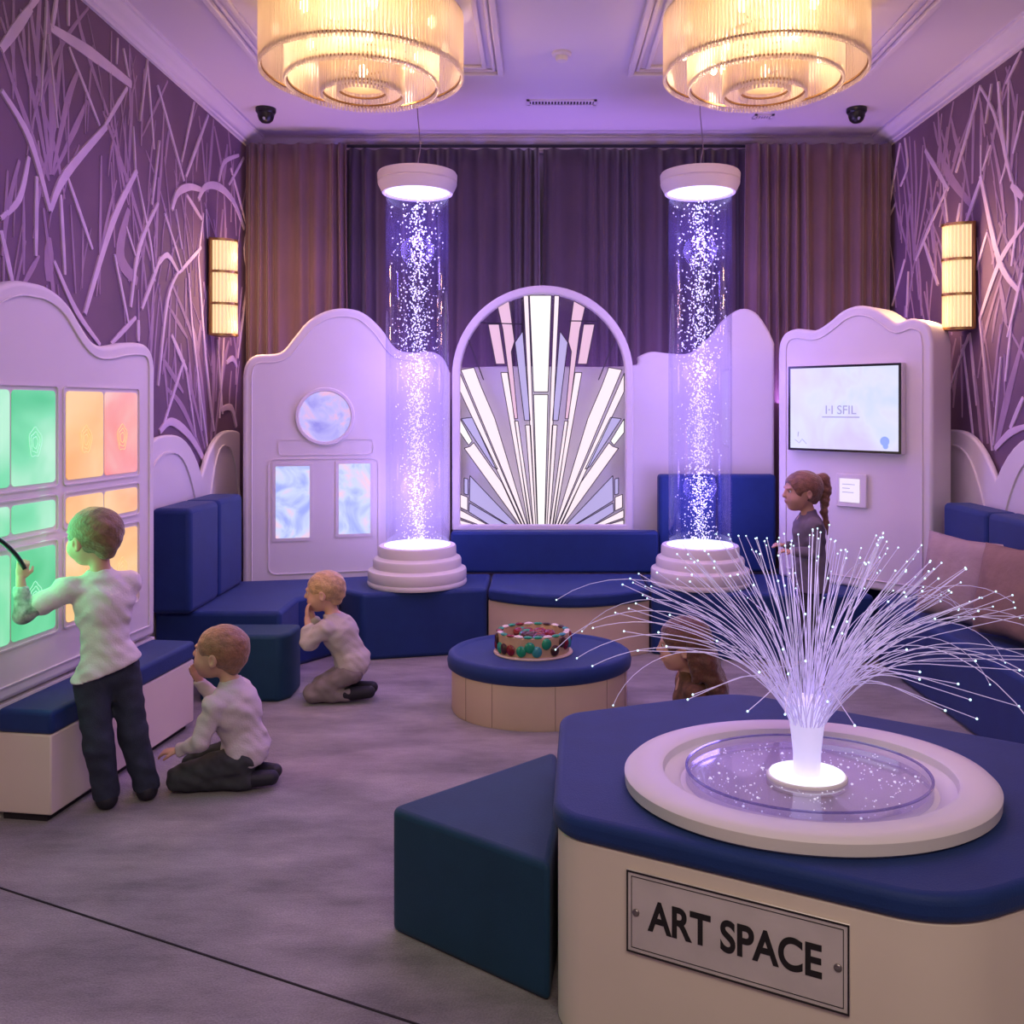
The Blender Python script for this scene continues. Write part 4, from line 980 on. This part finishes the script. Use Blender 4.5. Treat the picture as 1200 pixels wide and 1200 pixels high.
class Kid:
    """one child: J holds joints in world space; sc scales the body's thickness"""
    def __init__(s, name, label, org, J, head_f, head_u, hs, skin, cat='person'):
        s.t = thing(name, label, cat, org); s.org = np.array(org, float); s.J = {k: np.array(v, float) for k, v in J.items()}
        s.f = nv(head_f); u = nv(head_u); s.l = nv(np.cross(u, s.f)); s.u = nv(np.cross(s.f, s.l)); s.hs = hs; s.skin = skin
        s.R = np.array([s.l, s.f, s.u])
    def H(s, l, f, u): return s.J['head']+s.hs*(l*s.l+f*s.f+u*s.u)
    def head(s, fd):
        h = s.hs; R = s.R
        fd.ell(s.H(0, -.012, .020), h*np.array([.078, .094, .078]), R, .02)
        fd.ell(s.H(0, .028, -.035), h*np.array([.062, .062, .066]), R, .03)
        fd.ell(s.H(0, .052, -.080), h*np.array([.026, .022, .018]), R, .02)      # chin
        for q in (1, -1):
            fd.ell(s.H(q*.036, .052, -.038), h*np.array([.026, .022, .024]), R, .02)  # cheek
            fd.ell(s.H(q*.029, .086, .006), h*np.array([.015, .012, .010]), R, .012, 's') # eye socket
            fd.ell(s.H(q*.029, .076, .022), h*np.array([.020, .010, .006]), R, .012)
            e = s.H(q*.079, -.012, -.012)                                            # ear
            Re = np.array([nv(s.l*q-.35*s.f), nv(s.f+.35*s.l*q), s.u])
            fd.ell(e, h*np.array([.010, .017, .027]), Re, .006); fd.ell(e+h*q*.010*s.l+h*.003*s.f, h*np.array([.008, .009, .016]), Re, .004, 's')
            fd.ell(s.H(q*.006, .092, -.022), h*np.array([.007, .008, .006]), R, .006)
        fd.cap(s.H(0, .084, .008), s.H(0, .099, -.018), h*.006, h*.0085, .012)        # nose
        fd.ell(s.H(0, .086, -.046), h*np.array([.020, .009, .0055]), R, .006); fd.ell(s.H(0, .083, -.055), h*np.array([.017, .010, .006]), R, .006)
    def hand(s, fd, wrist, d, palm_n, curl=.5, sc=1.0, thumb=1):
        """palm, four fingers and a side thumb; d finger direction, palm_n palm normal"""
        d = nv(d); pn = nv(np.array(palm_n)-d*np.dot(palm_n, d)); sd = np.cross(d, pn)*thumb
        w = np.array(wrist); pc = w+d*.030*sc
        fd.ell(pc, np.array([.021, .030, .011])*sc, np.array([nv(sd), d, pn]), .008)
        for i, (o, L) in enumerate(((-.0155, .030), (-.005, .036), (.0055, .038), (.0158, .034))):
            a = w+d*.052*sc+sd*o*sc; a0 = w+d*.030*sc+sd*o*.8*sc; ang = curl*(.6+.08*i)
            b = a+(d*math.cos(ang)+pn*math.sin(ang))*L*.5*sc; c = b+(d*math.cos(ang*2)+pn*math.sin(ang*2))*L*.5*sc
            fd.cap(a0, a, .0062*sc, .0060*sc, .003); fd.cap(a, b, .0060*sc, .0056*sc, .002); fd.cap(b, c, .0056*sc, .0046*sc, .002)
        a = w+d*.014*sc+sd*.016*sc; b = a+nv(d*.7+sd*.7+pn*.25)*.022*sc; c = b+nv(d*.95+sd*.15+pn*(.3+curl*.5))*.020*sc
        fd.cap(a, b, .0078*sc, .0066*sc, .005); fd.cap(b, c, .0064*sc, .0052*sc, .002)
    def body_mesh(s, hands, h=.0045, extra=None, feet=True):
        J = s.J; pts = np.array(list(J.values())); fd = Field(pts.min(0)-.15, pts.max(0)+.16, h)
        s.head(fd)
        fd.cap(J['neck'], s.H(0, -.022, -.045), .033*s.k, .033*s.k, .02)
        fd.ell((J['chest']+J['neck'])/2*1.0, np.array([.07, .05, .06])*s.k, None, .04)
        fd.ell(J['chest'], np.array([.075, .06, .08])*s.k, None, .05); fd.cap(J['chest'], J['pelvis'], .060*s.k, .064*s.k, .05)
        for q in 'LR':
            if 'sh'+q in J:
                fd.cap(J['chest']*.3+J['neck']*.7, J['sh'+q], .03*s.k, .030*s.k, .03)
                fd.cap(J['sh'+q], J['el'+q], .029*s.k, .023*s.k, .015); fd.cap(J['el'+q], J['wr'+q], .023*s.k, .0155*s.k, .012)
            if 'hip'+q in J:
                fd.cap(J['hip'+q], J['kn'+q], .048*s.k, .035*s.k, .03); fd.cap(J['kn'+q], J['an'+q], .034*s.k, .022*s.k, .02); fd.cap(J['an'+q], J['to'+q], .022*s.k, .018*s.k, .015)
        for hd in hands: s.hand(fd, *hd)
        if extra: extra(fd)
        o = fobj('body', fd, s.skin, s.t, s.org); o['label'] = 'skin of head, neck and hands'
        for q in (1, -1):
            bm = NB(); c = s.H(q*.029, .0700, .004)-s.org; ball(bm, c, .0100*s.hs, u=14, v=10); e = obj('eye', bm, EYE, s.t)
            bm = NB(); ball(bm, np.array(c)+s.f*.0062*s.hs, .0058*s.hs, u=10, v=8); obj('iris', bm, IRIS, e)
        fd = Field(s.H(0, .085, -.05)-.03, s.H(0, .085, -.05)+.03, .0018); fd.ell(s.H(0, .0865, -.046), s.hs*np.array([.016, .0095, .0042]), s.R, .003); fd.ell(s.H(0, .084, -.0545), s.hs*np.array([.014, .0102, .0045]), s.R, .003)
        fobj('lips', fd, LIP, s.t, s.org)
        return o
    def cloth(s, name, m, fn, lo, hi, h=.0055, fold=(.0018, 38, 0), cuts=(), label=None):
        fd = Field(lo, hi, h); fn(fd)
        if fold: fd.folds(*fold)
        for c in cuts: fd.cut(*c)
        o = fobj(name, fd, m, s.t, s.org)
        if label: o['label'] = label
        return o
    def hair(s, m, label, style='short', thick=.006, seed=1):
        h = s.hs; c = s.H(0, -.012, .020); fd = Field(c-.17, c+.15, .004)
        fd.ell(s.H(0, -.014, .022), h*np.array([.078+thick, .094+thick, .078+thick]), s.R, .02)
        fd.cap(s.H(0, -.075, -.02), s.H(0, -.06, -.055), h*.03, h*.026, .03)
        fd.folds(.0016, 95, seed)
        # clear the face and the neck
        if style == 'short':
            fd.ell(s.H(0, .105, -.045), h*np.array([.088, .080, .090]), s.R, .012, 's')
            fd.ell(s.H(0, -.030, -.142), h*np.array([.13, .12, .065]), s.R, .012, 's')
            for q in (1, -1): fd.ell(s.H(q*.085, .012, -.030), h*np.array([.03, .042, .034]), s.R, .008, 's')
        else:
            fd.ell(s.H(0, .100, -.040), h*np.array([.085, .070, .094]), s.R, .012, 's')
            fd.ell(s.H(0, -.02, -.13), h*np.array([.13, .12, .058]), s.R, .012, 's')
            for q in (1, -1): fd.ell(s.H(q*.085, .004, -.026), h*np.array([.03, .028, .030]), s.R, .008, 's')
        o = fobj('hair', fd, m, s.t, s.org); o['label'] = label; return o
def hairmat(name, c): 
    m = mat(name, c, .5, noise=.35, nscale=45, bump=.5, bscale=120, sheen=.3); return m
HAIR = {'a': hairmat('light brown hair', (.20, .115, .055)), 'b': hairmat('chestnut hair', (.26, .125, .06)), 'c': hairmat('fine blond hair', (.52, .32, .15)), 'd': hairmat('auburn hair', (.20, .085, .045)), 'e': hairmat('dark copper hair', (.11, .035, .012))}
KN = lambda *a: np.array(a, float)

# ---- boy standing at the panel
fb_ = nv(KN(-.62, .78, 0)); lb = nv(KN(-.78, -.62, 0))
c = KN(-1.625, 3.335, 0)
J = dict(head=KN(-1.655, 3.33, .995), neck=KN(-1.628, 3.325, .865), chest=c+KN(.005, 0, .74), pelvis=c+KN(.03, -.01, .515),
 shL=c+lb*.118+KN(0, 0, .815), shR=c-lb*.090+KN(0, 0, .812), elL=KN(-1.845, 3.205, .735), wrL=KN(-1.862, 3.215, .860), elR=KN(-1.66, 3.51, .68), wrR=KN(-1.79, 3.565, .72),
 hipL=c+KN(-.020, -.045, .47), hipR=c+KN(.062, .030, .49), knL=c+KN(.015, -.06, .245), knR=c+KN(.10, .03, .25), anL=c+KN(.03, -.03, .055), anR=c+KN(.145, .045, .055), toL=c+KN(-.005, .035, .028), toR=c+KN(.11, .105, .028))
k = Kid('person', 'child standing in white shirt and dark jeans, reaching up to the green panes', (-1.60, 3.33, 0), J, (-.90, .42, -.03), (-.12, 0, 1), 1.06, SK['a']); k.k = 1.0
k.body_mesh([(k.J['wrL'], (.12, .12, .99), (-.55, .80, 0), 1.25, 1.0, -1), (k.J['wrR'], (-.9, .35, .1), (0, .3, -1), .5, .95, 1)])
k.hair(HAIR['a'], 'short light brown hair')
M['shirt_w'] = mat('white cotton', (.70, .64, .64), .85, bump=.2, bscale=150); M['jeans'] = mat('dark denim', (.028, .036, .062), .85, noise=.3, nscale=18, bump=.3, bscale=300)
M['pattern'] = mat('green grey printed sleeve', (.38, .46, .40), .8, noise=.75, nscale=38)
JJ = k.J
def shirt(fd):
    fd.ell(JJ['chest']+KN(0, 0, .02), (.100, .086, .10), np.array([lb, fb_, [0, 0, 1]]), .05)
    fd.cap(JJ['chest']+KN(0, 0, -.02), JJ['pelvis']+KN(-.012, 0, .03), .083, .084, .05)
    fd.cap(JJ['pelvis']+KN(-.035, -.03, -.06), JJ['pelvis']+KN(.022, .01, .0), .086, .083, .05)
    fd.cap(JJ['neck']+KN(0, 0, -.02), JJ['neck']+KN(-.003, 0, -.002), .052, .042, .02)
    for q in 'LR':
        fd.cap(JJ['chest']*.25+JJ['neck']*.75+KN(0, 0, -.03), JJ['sh'+q], .042, .042, .03)
        e = JJ['sh'+q]*.42+JJ['el'+q]*.58; fd.cap(JJ['sh'+q], e, .043, .042, .02)
    fd.cut(JJ['neck']+KN(-.01, 0, .012), (0.1, 0, -1)); e = JJ['sh'+'L']*.44+JJ['elL']*.56
    e = JJ['shL']*.48+JJ['elL']*.52
k.cloth('shirt', M['shirt_w'], shirt, (-1.95, 3.1, .36), (-1.40, 3.65, .92), fold=(.0042, 62, 1), cuts=[(JJ['pelvis']+KN(0, 0, -.01), (-.30, -.10, 1)), (JJ['pelvis']+KN(-.09, 0, -.04), (0, 0, 1))], label='white short sleeved shirt')
def sleeve(fd):
    fd.cap(JJ['shL']*.42+JJ['elL']*.58, JJ['elL'], .033, .031, .02); fd.cap(JJ['elL'], JJ['wrL']*.75+JJ['elL']*.25, .032, .025, .02)
k.cloth('under_sleeve', M['pattern'], sleeve, (-1.96, 3.12, .66), (-1.72, 3.32, .90), .0045, (.0022, 70, 2), cuts=[(JJ['wrL']*.80+JJ['elL']*.20, (0, 0, -1))], label='green grey printed sleeve')
def jeans(fd):
    fd.cap(JJ['pelvis']+KN(-.035, -.02, -.03), JJ['pelvis']+KN(.020, .01, -.02), .064, .064, .04)
    for q in 'LR':
        fd.cap(JJ['hip'+q], JJ['kn'+q], .060, .050, .022); fd.cap(JJ['kn'+q], JJ['an'+q]+KN(0, 0, -.012), .051, .045, .02)
k.cloth('jeans', M['jeans'], jeans, (-1.80, 3.12, .02), (-1.38, 3.55, .64), fold=(.0026, 60, 4), cuts=[(KN(0, 0, .036), (0, 0, 1)), (JJ['pelvis']+KN(0, 0, .025), (0, 0, -1))], label='dark blue jeans')
M['shoe'] = mat('black canvas shoe', (.015, .015, .022), .6)
def shoes(kid, q, m, r=.032, nm='shoe'):
    def f(fd):
        a, t = kid.J['an'+q], kid.J['to'+q]; d = nv(t-a); fd.cap(a-d*.01, t+d*.02, r*.95, r*.82, .02)
    a, t = kid.J['an'+q], kid.J['to'+q]
    kid.cloth(nm, m, f, np.minimum(a, t)-.07, np.maximum(a, t)+.07, .004, None)
def flatshoe(kid, q, m):
    a, t = kid.J['an'+q].copy(), kid.J['to'+q].copy(); d = nv((t-a)*KN(1, 1, 0)); a[2] = .034; t[2] = .028
    def f(fd): fd.cap(a-d*.014, t+d*.03, .034, .028, .02); fd.cap(a+KN(0, 0, .02), a, .03, .033, .02)
    kid.cloth('shoe', m, f, np.minimum(a, t)-.09, np.maximum(a, t)+.09, .004, None, cuts=[(KN(0, 0, .003), (0, 0, 1))])
flatshoe(k, 'L', M['shoe']); flatshoe(k, 'R', M['shoe'])
# the dark wand the boy holds against the panel
w = thing('light_wand', 'dark handheld wand held up against the green panes by the standing child', 'toy', (-1.86, 3.2, .93))
bm = NB(); tube(bm, smooth_line([(.012, .018, -.035), (-.004, .012, .0), (-.020, .0, .03), (-.038, -.025, .065), (-.05, -.055, .09)], 5), .0085, 10); obj('handle', bm, M['black'], w)
bm = NB(); ball(bm, (-.052, -.085, .098), .024, (.6, 1.9, .8)); obj('wand_head', bm, M['black'], w)

# ---- boy kneeling by the bench
J = dict(head=KN(-1.248, 3.50, .520), neck=KN(-1.205, 3.50, .405), chest=KN(-1.19, 3.50, .295), pelvis=KN(-1.135, 3.50, .140),
 shL=KN(-1.235, 3.405, .345), shR=KN(-1.205, 3.585, .350), elL=KN(-1.275, 3.375, .215), wrL=KN(-1.375, 3.41, .170), elR=KN(-1.30, 3.60, .30), wrR=KN(-1.345, 3.555, .385),
 hipL=KN(-1.145, 3.445, .125), hipR=KN(-1.145, 3.56, .125), knL=KN(-1.375, 3.435, .055), knR=KN(-1.37, 3.57, .055), anL=KN(-1.13, 3.445, .045), anR=KN(-1.13, 3.545, .045), toL=KN(-1.055, 3.46, .045), toR=KN(-1.06, 3.53, .045))
k = Kid('person', 'child kneeling on the carpet in pale long sleeved shirt beside the navy bench', (-1.22, 3.5, 0), J, (-.985, .12, .10), (.06, 0, 1), 1.02, SK['b']); k.k = .95
k.body_mesh([(k.J['wrL'], (-.95, .1, -.12), (0, .2, -1), .5, .95, 1), (k.J['wrR'], (-.45, -.1, .9), (.6, -.5, .2), .35, .9, 1)])
k.hair(HAIR['b'], 'short chestnut hair', seed=2)
JK = k.J; M['shirt_g'] = mat('pale grey jersey', (.60, .53, .53), .9, bump=.2, bscale=150); M['trouser'] = mat('charcoal trousers', (.045, .048, .055), .85, noise=.3, nscale=20)
def shirt2(fd):
    ex = np.array([[1, 0, 0], [0, 1, 0], [0, 0, 1.]])
    fd.ell(JK['chest']+KN(0, 0, .02), (.085, .108, .095), ex, .04); fd.cap(JK['chest']+KN(.012, 0, -.03), JK['pelvis']+KN(-.012, 0, .02), .084, .080, .05)
    fd.cap(JK['pelvis']+KN(-.005, -.03, .0), JK['pelvis']+KN(-.005, .03, .0), .074, .074, .04); fd.cap(JK['neck']+KN(.005, 0, -.03), JK['neck'], .048, .040, .02)
    for q in 'LR':
        fd.cap(JK['chest']*.25+JK['neck']*.75+KN(0, 0, -.02), JK['sh'+q], .040, .042, .03); fd.cap(JK['sh'+q], JK['el'+q], .041, .034, .015); fd.cap(JK['el'+q], JK['wr'+q], .034, .024, .012)
    fd.cut(JK['neck']+KN(0, 0, .012), (.15, 0, -1))
k.cloth('shirt', M['shirt_g'], shirt2, (-1.45, 3.27, .04), (-.98, 3.72, .46), fold=(.0040, 66, 3), cuts=[(KN(-1.13, 3.5, .085), (-.22, 0, 1)), (JK['wrL']+KN(-.002, 0, 0), (1, 0, .2))], label='pale grey long sleeved shirt')
def trous(kid, m, label, r0=.062, r1=.048, foot=False, fold=(.0034, 72, 5)):
    J = kid.J; P = np.array([J[x+q] for q in 'LR' for x in ('hip', 'kn', 'an')]+[J['pelvis']])
    def f(fd):
        fd.cap((J['hipL']+J['pelvis'])/2, (J['hipR']+J['pelvis'])/2, r0*1.12, r0*1.12, .03)
        for q in 'LR': fd.cap(J['hip'+q], J['kn'+q], r0, r1, .02); fd.cap(J['kn'+q], J['an'+q], r1*.98, r1*.78, .012)
    return kid.cloth('trousers', m, f, P.min(0)-.10, P.max(0)+.10, .0055, fold, cuts=[(KN(0, 0, .004), (0, 0, 1))], label=label)
trous(k, M['trouser'], 'charcoal trousers', .058, .050)
for q in 'LR': shoes(k, q, M['shoe'], .034)

# ---- toddler kneeling with hands at the face
J = dict(head=KN(-1.085, 4.52, .548), neck=KN(-1.045, 4.52, .430), chest=KN(-1.00, 4.52, .325), pelvis=KN(-.93, 4.52, .175),
 shL=KN(-1.065, 4.435, .375), shR=KN(-1.05, 4.60, .375), elL=KN(-1.135, 4.425, .315), wrL=KN(-1.155, 4.46, .425), elR=KN(-1.14, 4.59, .32), wrR=KN(-1.16, 4.56, .43),
 hipL=KN(-.94, 4.465, .155), hipR=KN(-.94, 4.575, .155), knL=KN(-1.125, 4.455, .052), knR=KN(-1.12, 4.59, .052), anL=KN(-.955, 4.465, .046), anR=KN(-.955, 4.57, .046), toL=KN(-.87, 4.48, .050), toR=KN(-.87, 4.56, .050))
k = Kid('person', 'small blond child kneeling with hands at the face in front of the navy seats', (-1.02, 4.52, 0), J, (-.97, .06, -.10), (-.10, 0, 1), .98, SK['c']); k.k = .92
k.body_mesh([(k.J['wrL'], (-.05, .15, 1), (.8, .5, .1), .55, .9, 1), (k.J['wrR'], (-.02, -.15, 1), (.8, -.5, .1), .5, .9, -1)])
k.hair(HAIR['c'], 'fine blond hair', thick=.005, seed=3)
JT = k.J; M['shirt_b'] = mat('beige cotton', (.50, .44, .40), .9, bump=.2, bscale=150); M['trouser_t'] = mat('taupe trousers', (.24, .20, .19), .9, noise=.15, nscale=20); M['sock'] = mat('black shoe', (.01, .01, .014), .7)
def shirt3(fd):
    fd.ell(JT['chest']+KN(-.01, 0, .02), (.078, .100, .085), np.eye(3), .04); fd.cap(JT['chest'], JT['pelvis']+KN(-.015, 0, .03), .078, .080, .05)
    fd.cap(JT['pelvis']+KN(-.005, -.03, .01), JT['pelvis']+KN(-.005, .03, .01), .072, .072, .04); fd.cap(JT['neck']+KN(.005, 0, -.03), JT['neck'], .046, .038, .02)
    for q in 'LR':
        fd.cap(JT['chest']*.25+JT['neck']*.75+KN(0, 0, -.02), JT['sh'+q], .040, .042, .03); fd.cap(JT['sh'+q], JT['el'+q], .044, .043, .015)
        fd.cap(JT['el'+q], JT['el'+q]*.5+JT['wr'+q]*.5, .042, .034, .012)
    fd.cut(JT['neck']+KN(0, 0, .010), (.25, 0, -1))
k.cloth('shirt', M['shirt_b'], shirt3, (-1.24, 4.30, .06), (-.80, 4.74, .48), fold=(.0040, 66, 6), cuts=[(KN(-.95, 4.5, .135), (.10, 0, 1))], label='beige short sleeved shirt')
trous(k, M['trouser_t'], 'taupe trousers', .056, .046)
for q in 'LR': shoes(k, q, M['sock'], .036)

# ---- girl standing by the kiosk
gx, gy = 1.455, 4.86
J = dict(head=KN(1.422, gy, 1.020), neck=KN(gx+.005, gy, .905), chest=KN(gx+.01, gy, .79), pelvis=KN(gx+.02, gy, .585),
 shL=KN(gx+.01, gy-.095, .845), shR=KN(gx+.005, gy+.095, .845), elL=KN(gx+.005, gy-.115, .705), wrL=KN(gx-.105, gy-.085, .705), elR=KN(gx+.01, gy+.115, .705), wrR=KN(gx-.10, gy+.07, .715),
 hipL=KN(gx+.015, gy-.045, .54), hipR=KN(gx+.015, gy+.045, .54), knL=KN(gx+.005, gy-.045, .29), knR=KN(gx+.01, gy+.05, .29), anL=KN(gx+.02, gy-.045, .055), anR=KN(gx+.03, gy+.05, .055), toL=KN(gx-.06, gy-.05, .028), toR=KN(gx-.05, gy+.05, .028))
k = Kid('person', 'child with ponytail standing in a grey tunic in front of the screen kiosk', (gx, gy, 0), J, (-.99, -.10, -.05), (-.02, 0, 1), 1.02, SK['d']); k.k = .95
k.body_mesh([(k.J['wrL'], (-.95, .1, .12), (0, .2, -1), .6, .9, 1), (k.J['wrR'], (-.95, -.1, .1), (0, .2, -1), .6, .9, -1)])
k.hair(HAIR['d'], 'auburn hair tied in a high ponytail', style='long', thick=.010, seed=4)
def pony(fd):
    a = k.H(0, -.095, .055); fd.cap(k.H(0, -.07, .05), a, .018, .026, .02); p = [a, k.H(0, -.125, .055), k.H(.0, -.135, .0), k.H(0, -.125, -.06), k.H(0, -.118, -.12), k.H(0, -.128, -.18), k.H(0, -.135, -.24)]
    r = [.028, .030, .028, .022, .017, .013, .006]
    for i in range(len(p)-1): fd.cap(p[i], p[i+1], r[i], r[i+1], .02)
k.cloth('ponytail', HAIR['d'], pony, k.H(0, -.07, -.06)-.26, k.H(0, -.07, .06)+.17, .0045, (.0022, 110, 3), label='long ponytail')
JG = k.J; M['tunic'] = mat('grey violet jersey', (.17, .14, .18), .9, noise=.1, nscale=30); M['legging'] = mat('dark leggings', (.03, .028, .035), .85)
def tunic(fd):
    fd.ell(JG['chest']+KN(-.005, 0, .02), (.078, .102, .095), np.eye(3), .04); fd.cap(JG['chest']+KN(0, 0, -.02), KN(gx+.015, gy, .60), .076, .088, .05)
    fd.cap(KN(gx+.015, gy-.03, .60), KN(gx+.015, gy-.035, .49), .082, .088, .04); fd.cap(KN(gx+.015, gy+.03, .60), KN(gx+.015, gy+.035, .49), .082, .088, .04)
    fd.cap(JG['neck']+KN(0, 0, -.03), JG['neck']+KN(0, 0, .005), .046, .040, .02)
    for q in 'LR':
        fd.cap(JG['chest']*.25+JG['neck']*.75+KN(0, 0, -.02), JG['sh'+q], .038, .038, .03); fd.cap(JG['sh'+q], JG['el'+q], .038, .032, .015); fd.cap(JG['el'+q], JG['wr'+q]+KN(.012, 0, 0), .032, .024, .012)
    fd.cut(JG['neck']+KN(0, 0, .012), (.1, 0, -1))
k.cloth('tunic', M['tunic'], tunic, (gx-.2, gy-.22, .40), (gx+.2, gy+.22, .96), fold=(.0034, 62, 7), cuts=[(KN(gx, gy, .485), (0, 0, 1))], label='long grey tunic')
def legg(fd):
    for q in 'LR': fd.cap(JG['hip'+q], JG['kn'+q], .053, .042, .02); fd.cap(JG['kn'+q], JG['an'+q], .041, .030, .02)
    fd.cap(JG['hipL'], JG['hipR'], .056, .056, .03)
k.cloth('leggings', M['legging'], legg, (gx-.14, gy-.16, .02), (gx+.14, gy+.16, .62), fold=(.0014, 50, 2), cuts=[(KN(0, 0, .04), (0, 0, 1))], label='dark leggings')
flatshoe(k, 'L', M['shoe']); flatshoe(k, 'R', M['shoe'])

# ---- child with long hair sitting behind the podium
sx, sy = .625, 3.56
J = dict(head=KN(.57, sy, .535), neck=KN(.60, sy, .425), chest=KN(.625, sy, .31), pelvis=KN(.67, sy, .12),
 shL=KN(.60, sy-.095, .365), shR=KN(.60, sy+.095, .365), elL=KN(.585, sy-.12, .235), wrL=KN(.50, sy-.08, .19), elR=KN(.585, sy+.12, .235), wrR=KN(.50, sy+.08, .19),
 hipL=KN(.66, sy-.055, .105), hipR=KN(.66, sy+.055, .105), knL=KN(.45, sy-.11, .065), knR=KN(.45, sy+.11, .065), anL=KN(.60, sy-.16, .05), anR=KN(.60, sy+.16, .05), toL=KN(.54, sy-.17, .05), toR=KN(.54, sy+.17, .05))
k = Kid('person', 'child with long copper hair and brown patterned top sitting behind the podium', (.6, sy, 0), J, (-.96, .22, -.08), (-.05, 0, 1), 1.0, SK['d']); k.k = .95
k.body_mesh([(k.J['wrL'], (-.9, .1, -.3), (0, .2, -1), .5, .9, 1), (k.J['wrR'], (-.9, -.1, -.3), (0, .2, -1), .5, .9, -1)], h=.006)
k.hair(HAIR['e'], 'long copper hair', style='long', thick=.012, seed=5)
def longhair(fd):
    for q in (-.05, -.025, 0, .025, .05):
        fd.cap(k.H(q, -.06, .03), k.H(q*1.1, -.085, -.06), .042, .040, .02); fd.cap(k.H(q*1.1, -.085, -.06), k.H(q*1.3, -.125, -.17), .040, .032, .02); fd.cap(k.H(q*1.3, -.125, -.17), k.H(q*1.5, -.150, -.26), .032, .014, .02)
    for q in (-.07, .07): fd.cap(k.H(q, -.04, .02), k.H(q*1.1, -.05, -.12), .028, .020, .02)
k.cloth('long_hair', HAIR['e'], longhair, k.H(0, -.06, -.1)-.24, k.H(0, -.06, -.0)+.16, .0055, (.0035, 90, 2))
JS = k.J
M['pat_top'] = mat('brown patterned cotton', (.13, .06, .03), .9, noise=.8, nscale=22)
def top(fd):
    fd.ell(JS['chest']+KN(0, 0, .02), (.08, .104, .095), np.eye(3), .04); fd.cap(JS['chest']+KN(0, 0, -.02), JS['pelvis']+KN(0, 0, .02), .082, .105, .05); fd.cap(JS['neck']+KN(.005, 0, -.03), JS['neck'], .046, .040, .02)
    for q in 'LR':
        fd.cap(JS['chest']*.25+JS['neck']*.75+KN(0, 0, -.02), JS['sh'+q], .040, .040, .03); fd.cap(JS['sh'+q], JS['el'+q], .040, .034, .015); fd.cap(JS['el'+q], JS['wr'+q], .034, .025, .012)
    fd.cut(JS['neck']+KN(0, 0, .012), (.1, 0, -1))
k.cloth('patterned_top', M['pat_top'], top, (.36, sy-.22, .02), (.84, sy+.22, .47), .006, (.003, 40, 9), cuts=[(KN(0, 0, .03), (0, 0, 1))], label='brown patterned top')
trous(k, M['legging'], 'dark trousers', .06, .046)
for q in 'LR': shoes(k, q, M['sock'], .034)

# ------------------------------------------------------------------ light
def lamp(name, typ, loc, col, power, size=.1, rot=None, sy=None, spot=None, blend=.5):
    l = bpy.data.lights.new(name, typ); l.color = col; l.energy = power
    if typ in ('POINT', 'SPOT'): l.shadow_soft_size = size
    if typ == 'AREA':
        l.size = size
        if sy: l.shape = 'RECTANGLE'; l.size_y = sy
    if typ == 'SPOT': l.spot_size = spot; l.spot_blend = blend
    o = bpy.data.objects.new(name, l); COL.objects.link(o); o.location = loc
    if rot: o.rotation_euler = rot
    return o
VI = (.36, .24, 1.0)
for x in (-.752, .992):
    for z, e_ in ((.95, 8), (1.7, 9), (2.5, 15)): lamp('column_light', 'POINT', (x, 5.53, z), VI, e_, .12)
for x in (-.865, 1.103):
    for k_ in range(3):
        a = k_*2*PI/3+.5; lamp('chandelier_light', 'POINT', (x+.27*math.cos(a), 4.39+.27*math.sin(a), ZC-.22), (1, .68, .38), 13.5, .05)
for X, y, s in ((XL, 5.74, 1), (XR, 5.22, -1)):
    for dz in (-.24, 0, .2): lamp('wall_light_glow', 'POINT', (X+s*.24, y, 2.24+dz), (1, .58, .28), 4.2, .05)
lamp('fibre_light', 'POINT', (.672, 2.25, 1.05), (.66, .5, 1), .5, .05)
# area lights: cove uplight behind the panels, light of the panes, two added fills
lamp('violet_cove', 'AREA', (.2, 6.235, 1.5), (.50, .24, 1.0), 26, 3.8, (PI, 0, 0), .12)
lamp('violet_fill', 'AREA', (.2, 3.9, 2.98), (.50, .21, 1.0), 44, 3.4, (0, 0, 0), 2.2)  # added violet fill floating unseen below the ceiling, no fixture there
lamp('green_pane_light', 'AREA', (-1.905, 3.25, 1.05), (.12, 1, .38), 5, .45, (0, -PI/2, 0), .8)
lamp('orange_pane_light', 'AREA', (-1.80, 3.82, 1.05), (1, .48, .14), 3.5, .45, (0, -PI/2, 0), .8)
lamp('front_fill', 'AREA', (.3, -.5, 3.2), (1, .82, .68), 66, 2.6, (math.radians(38), 0, 0), 1.2)  # added soft fill behind the camera, not a fixture of the room
w_ = bpy.data.worlds.new('room air'); scene.world = w_; w_.use_nodes = True
w_.node_tree.nodes['Background'].inputs[0].default_value = (.3, .2, .45, 1); w_.node_tree.nodes['Background'].inputs[1].default_value = .1

cam = bpy.data.cameras.new('camera'); co = bpy.data.objects.new('camera', cam); COL.objects.link(co)
cam.sensor_fit = 'HORIZONTAL'; cam.sensor_width = 36; cam.lens = F/1200*36
cam.shift_x = (600-CX)/1200; cam.shift_y = (CY-600)/1200
co.location = (0, 0, CH); co.rotation_euler = (PI/2, 0, 0); cam.clip_start = .05
scene.camera = co
scene.view_settings.view_transform = 'Standard'; scene.view_settings.look = 'None'; scene.view_settings.gamma = 1; scene.view_settings.use_curve_mapping = False
scene.view_settings.exposure = 0.0
scene.cycles.use_denoising = True; scene.cycles.max_bounces = 8; scene.cycles.transparent_max_bounces = 24
scene.cycles.sample_clamp_indirect = 4
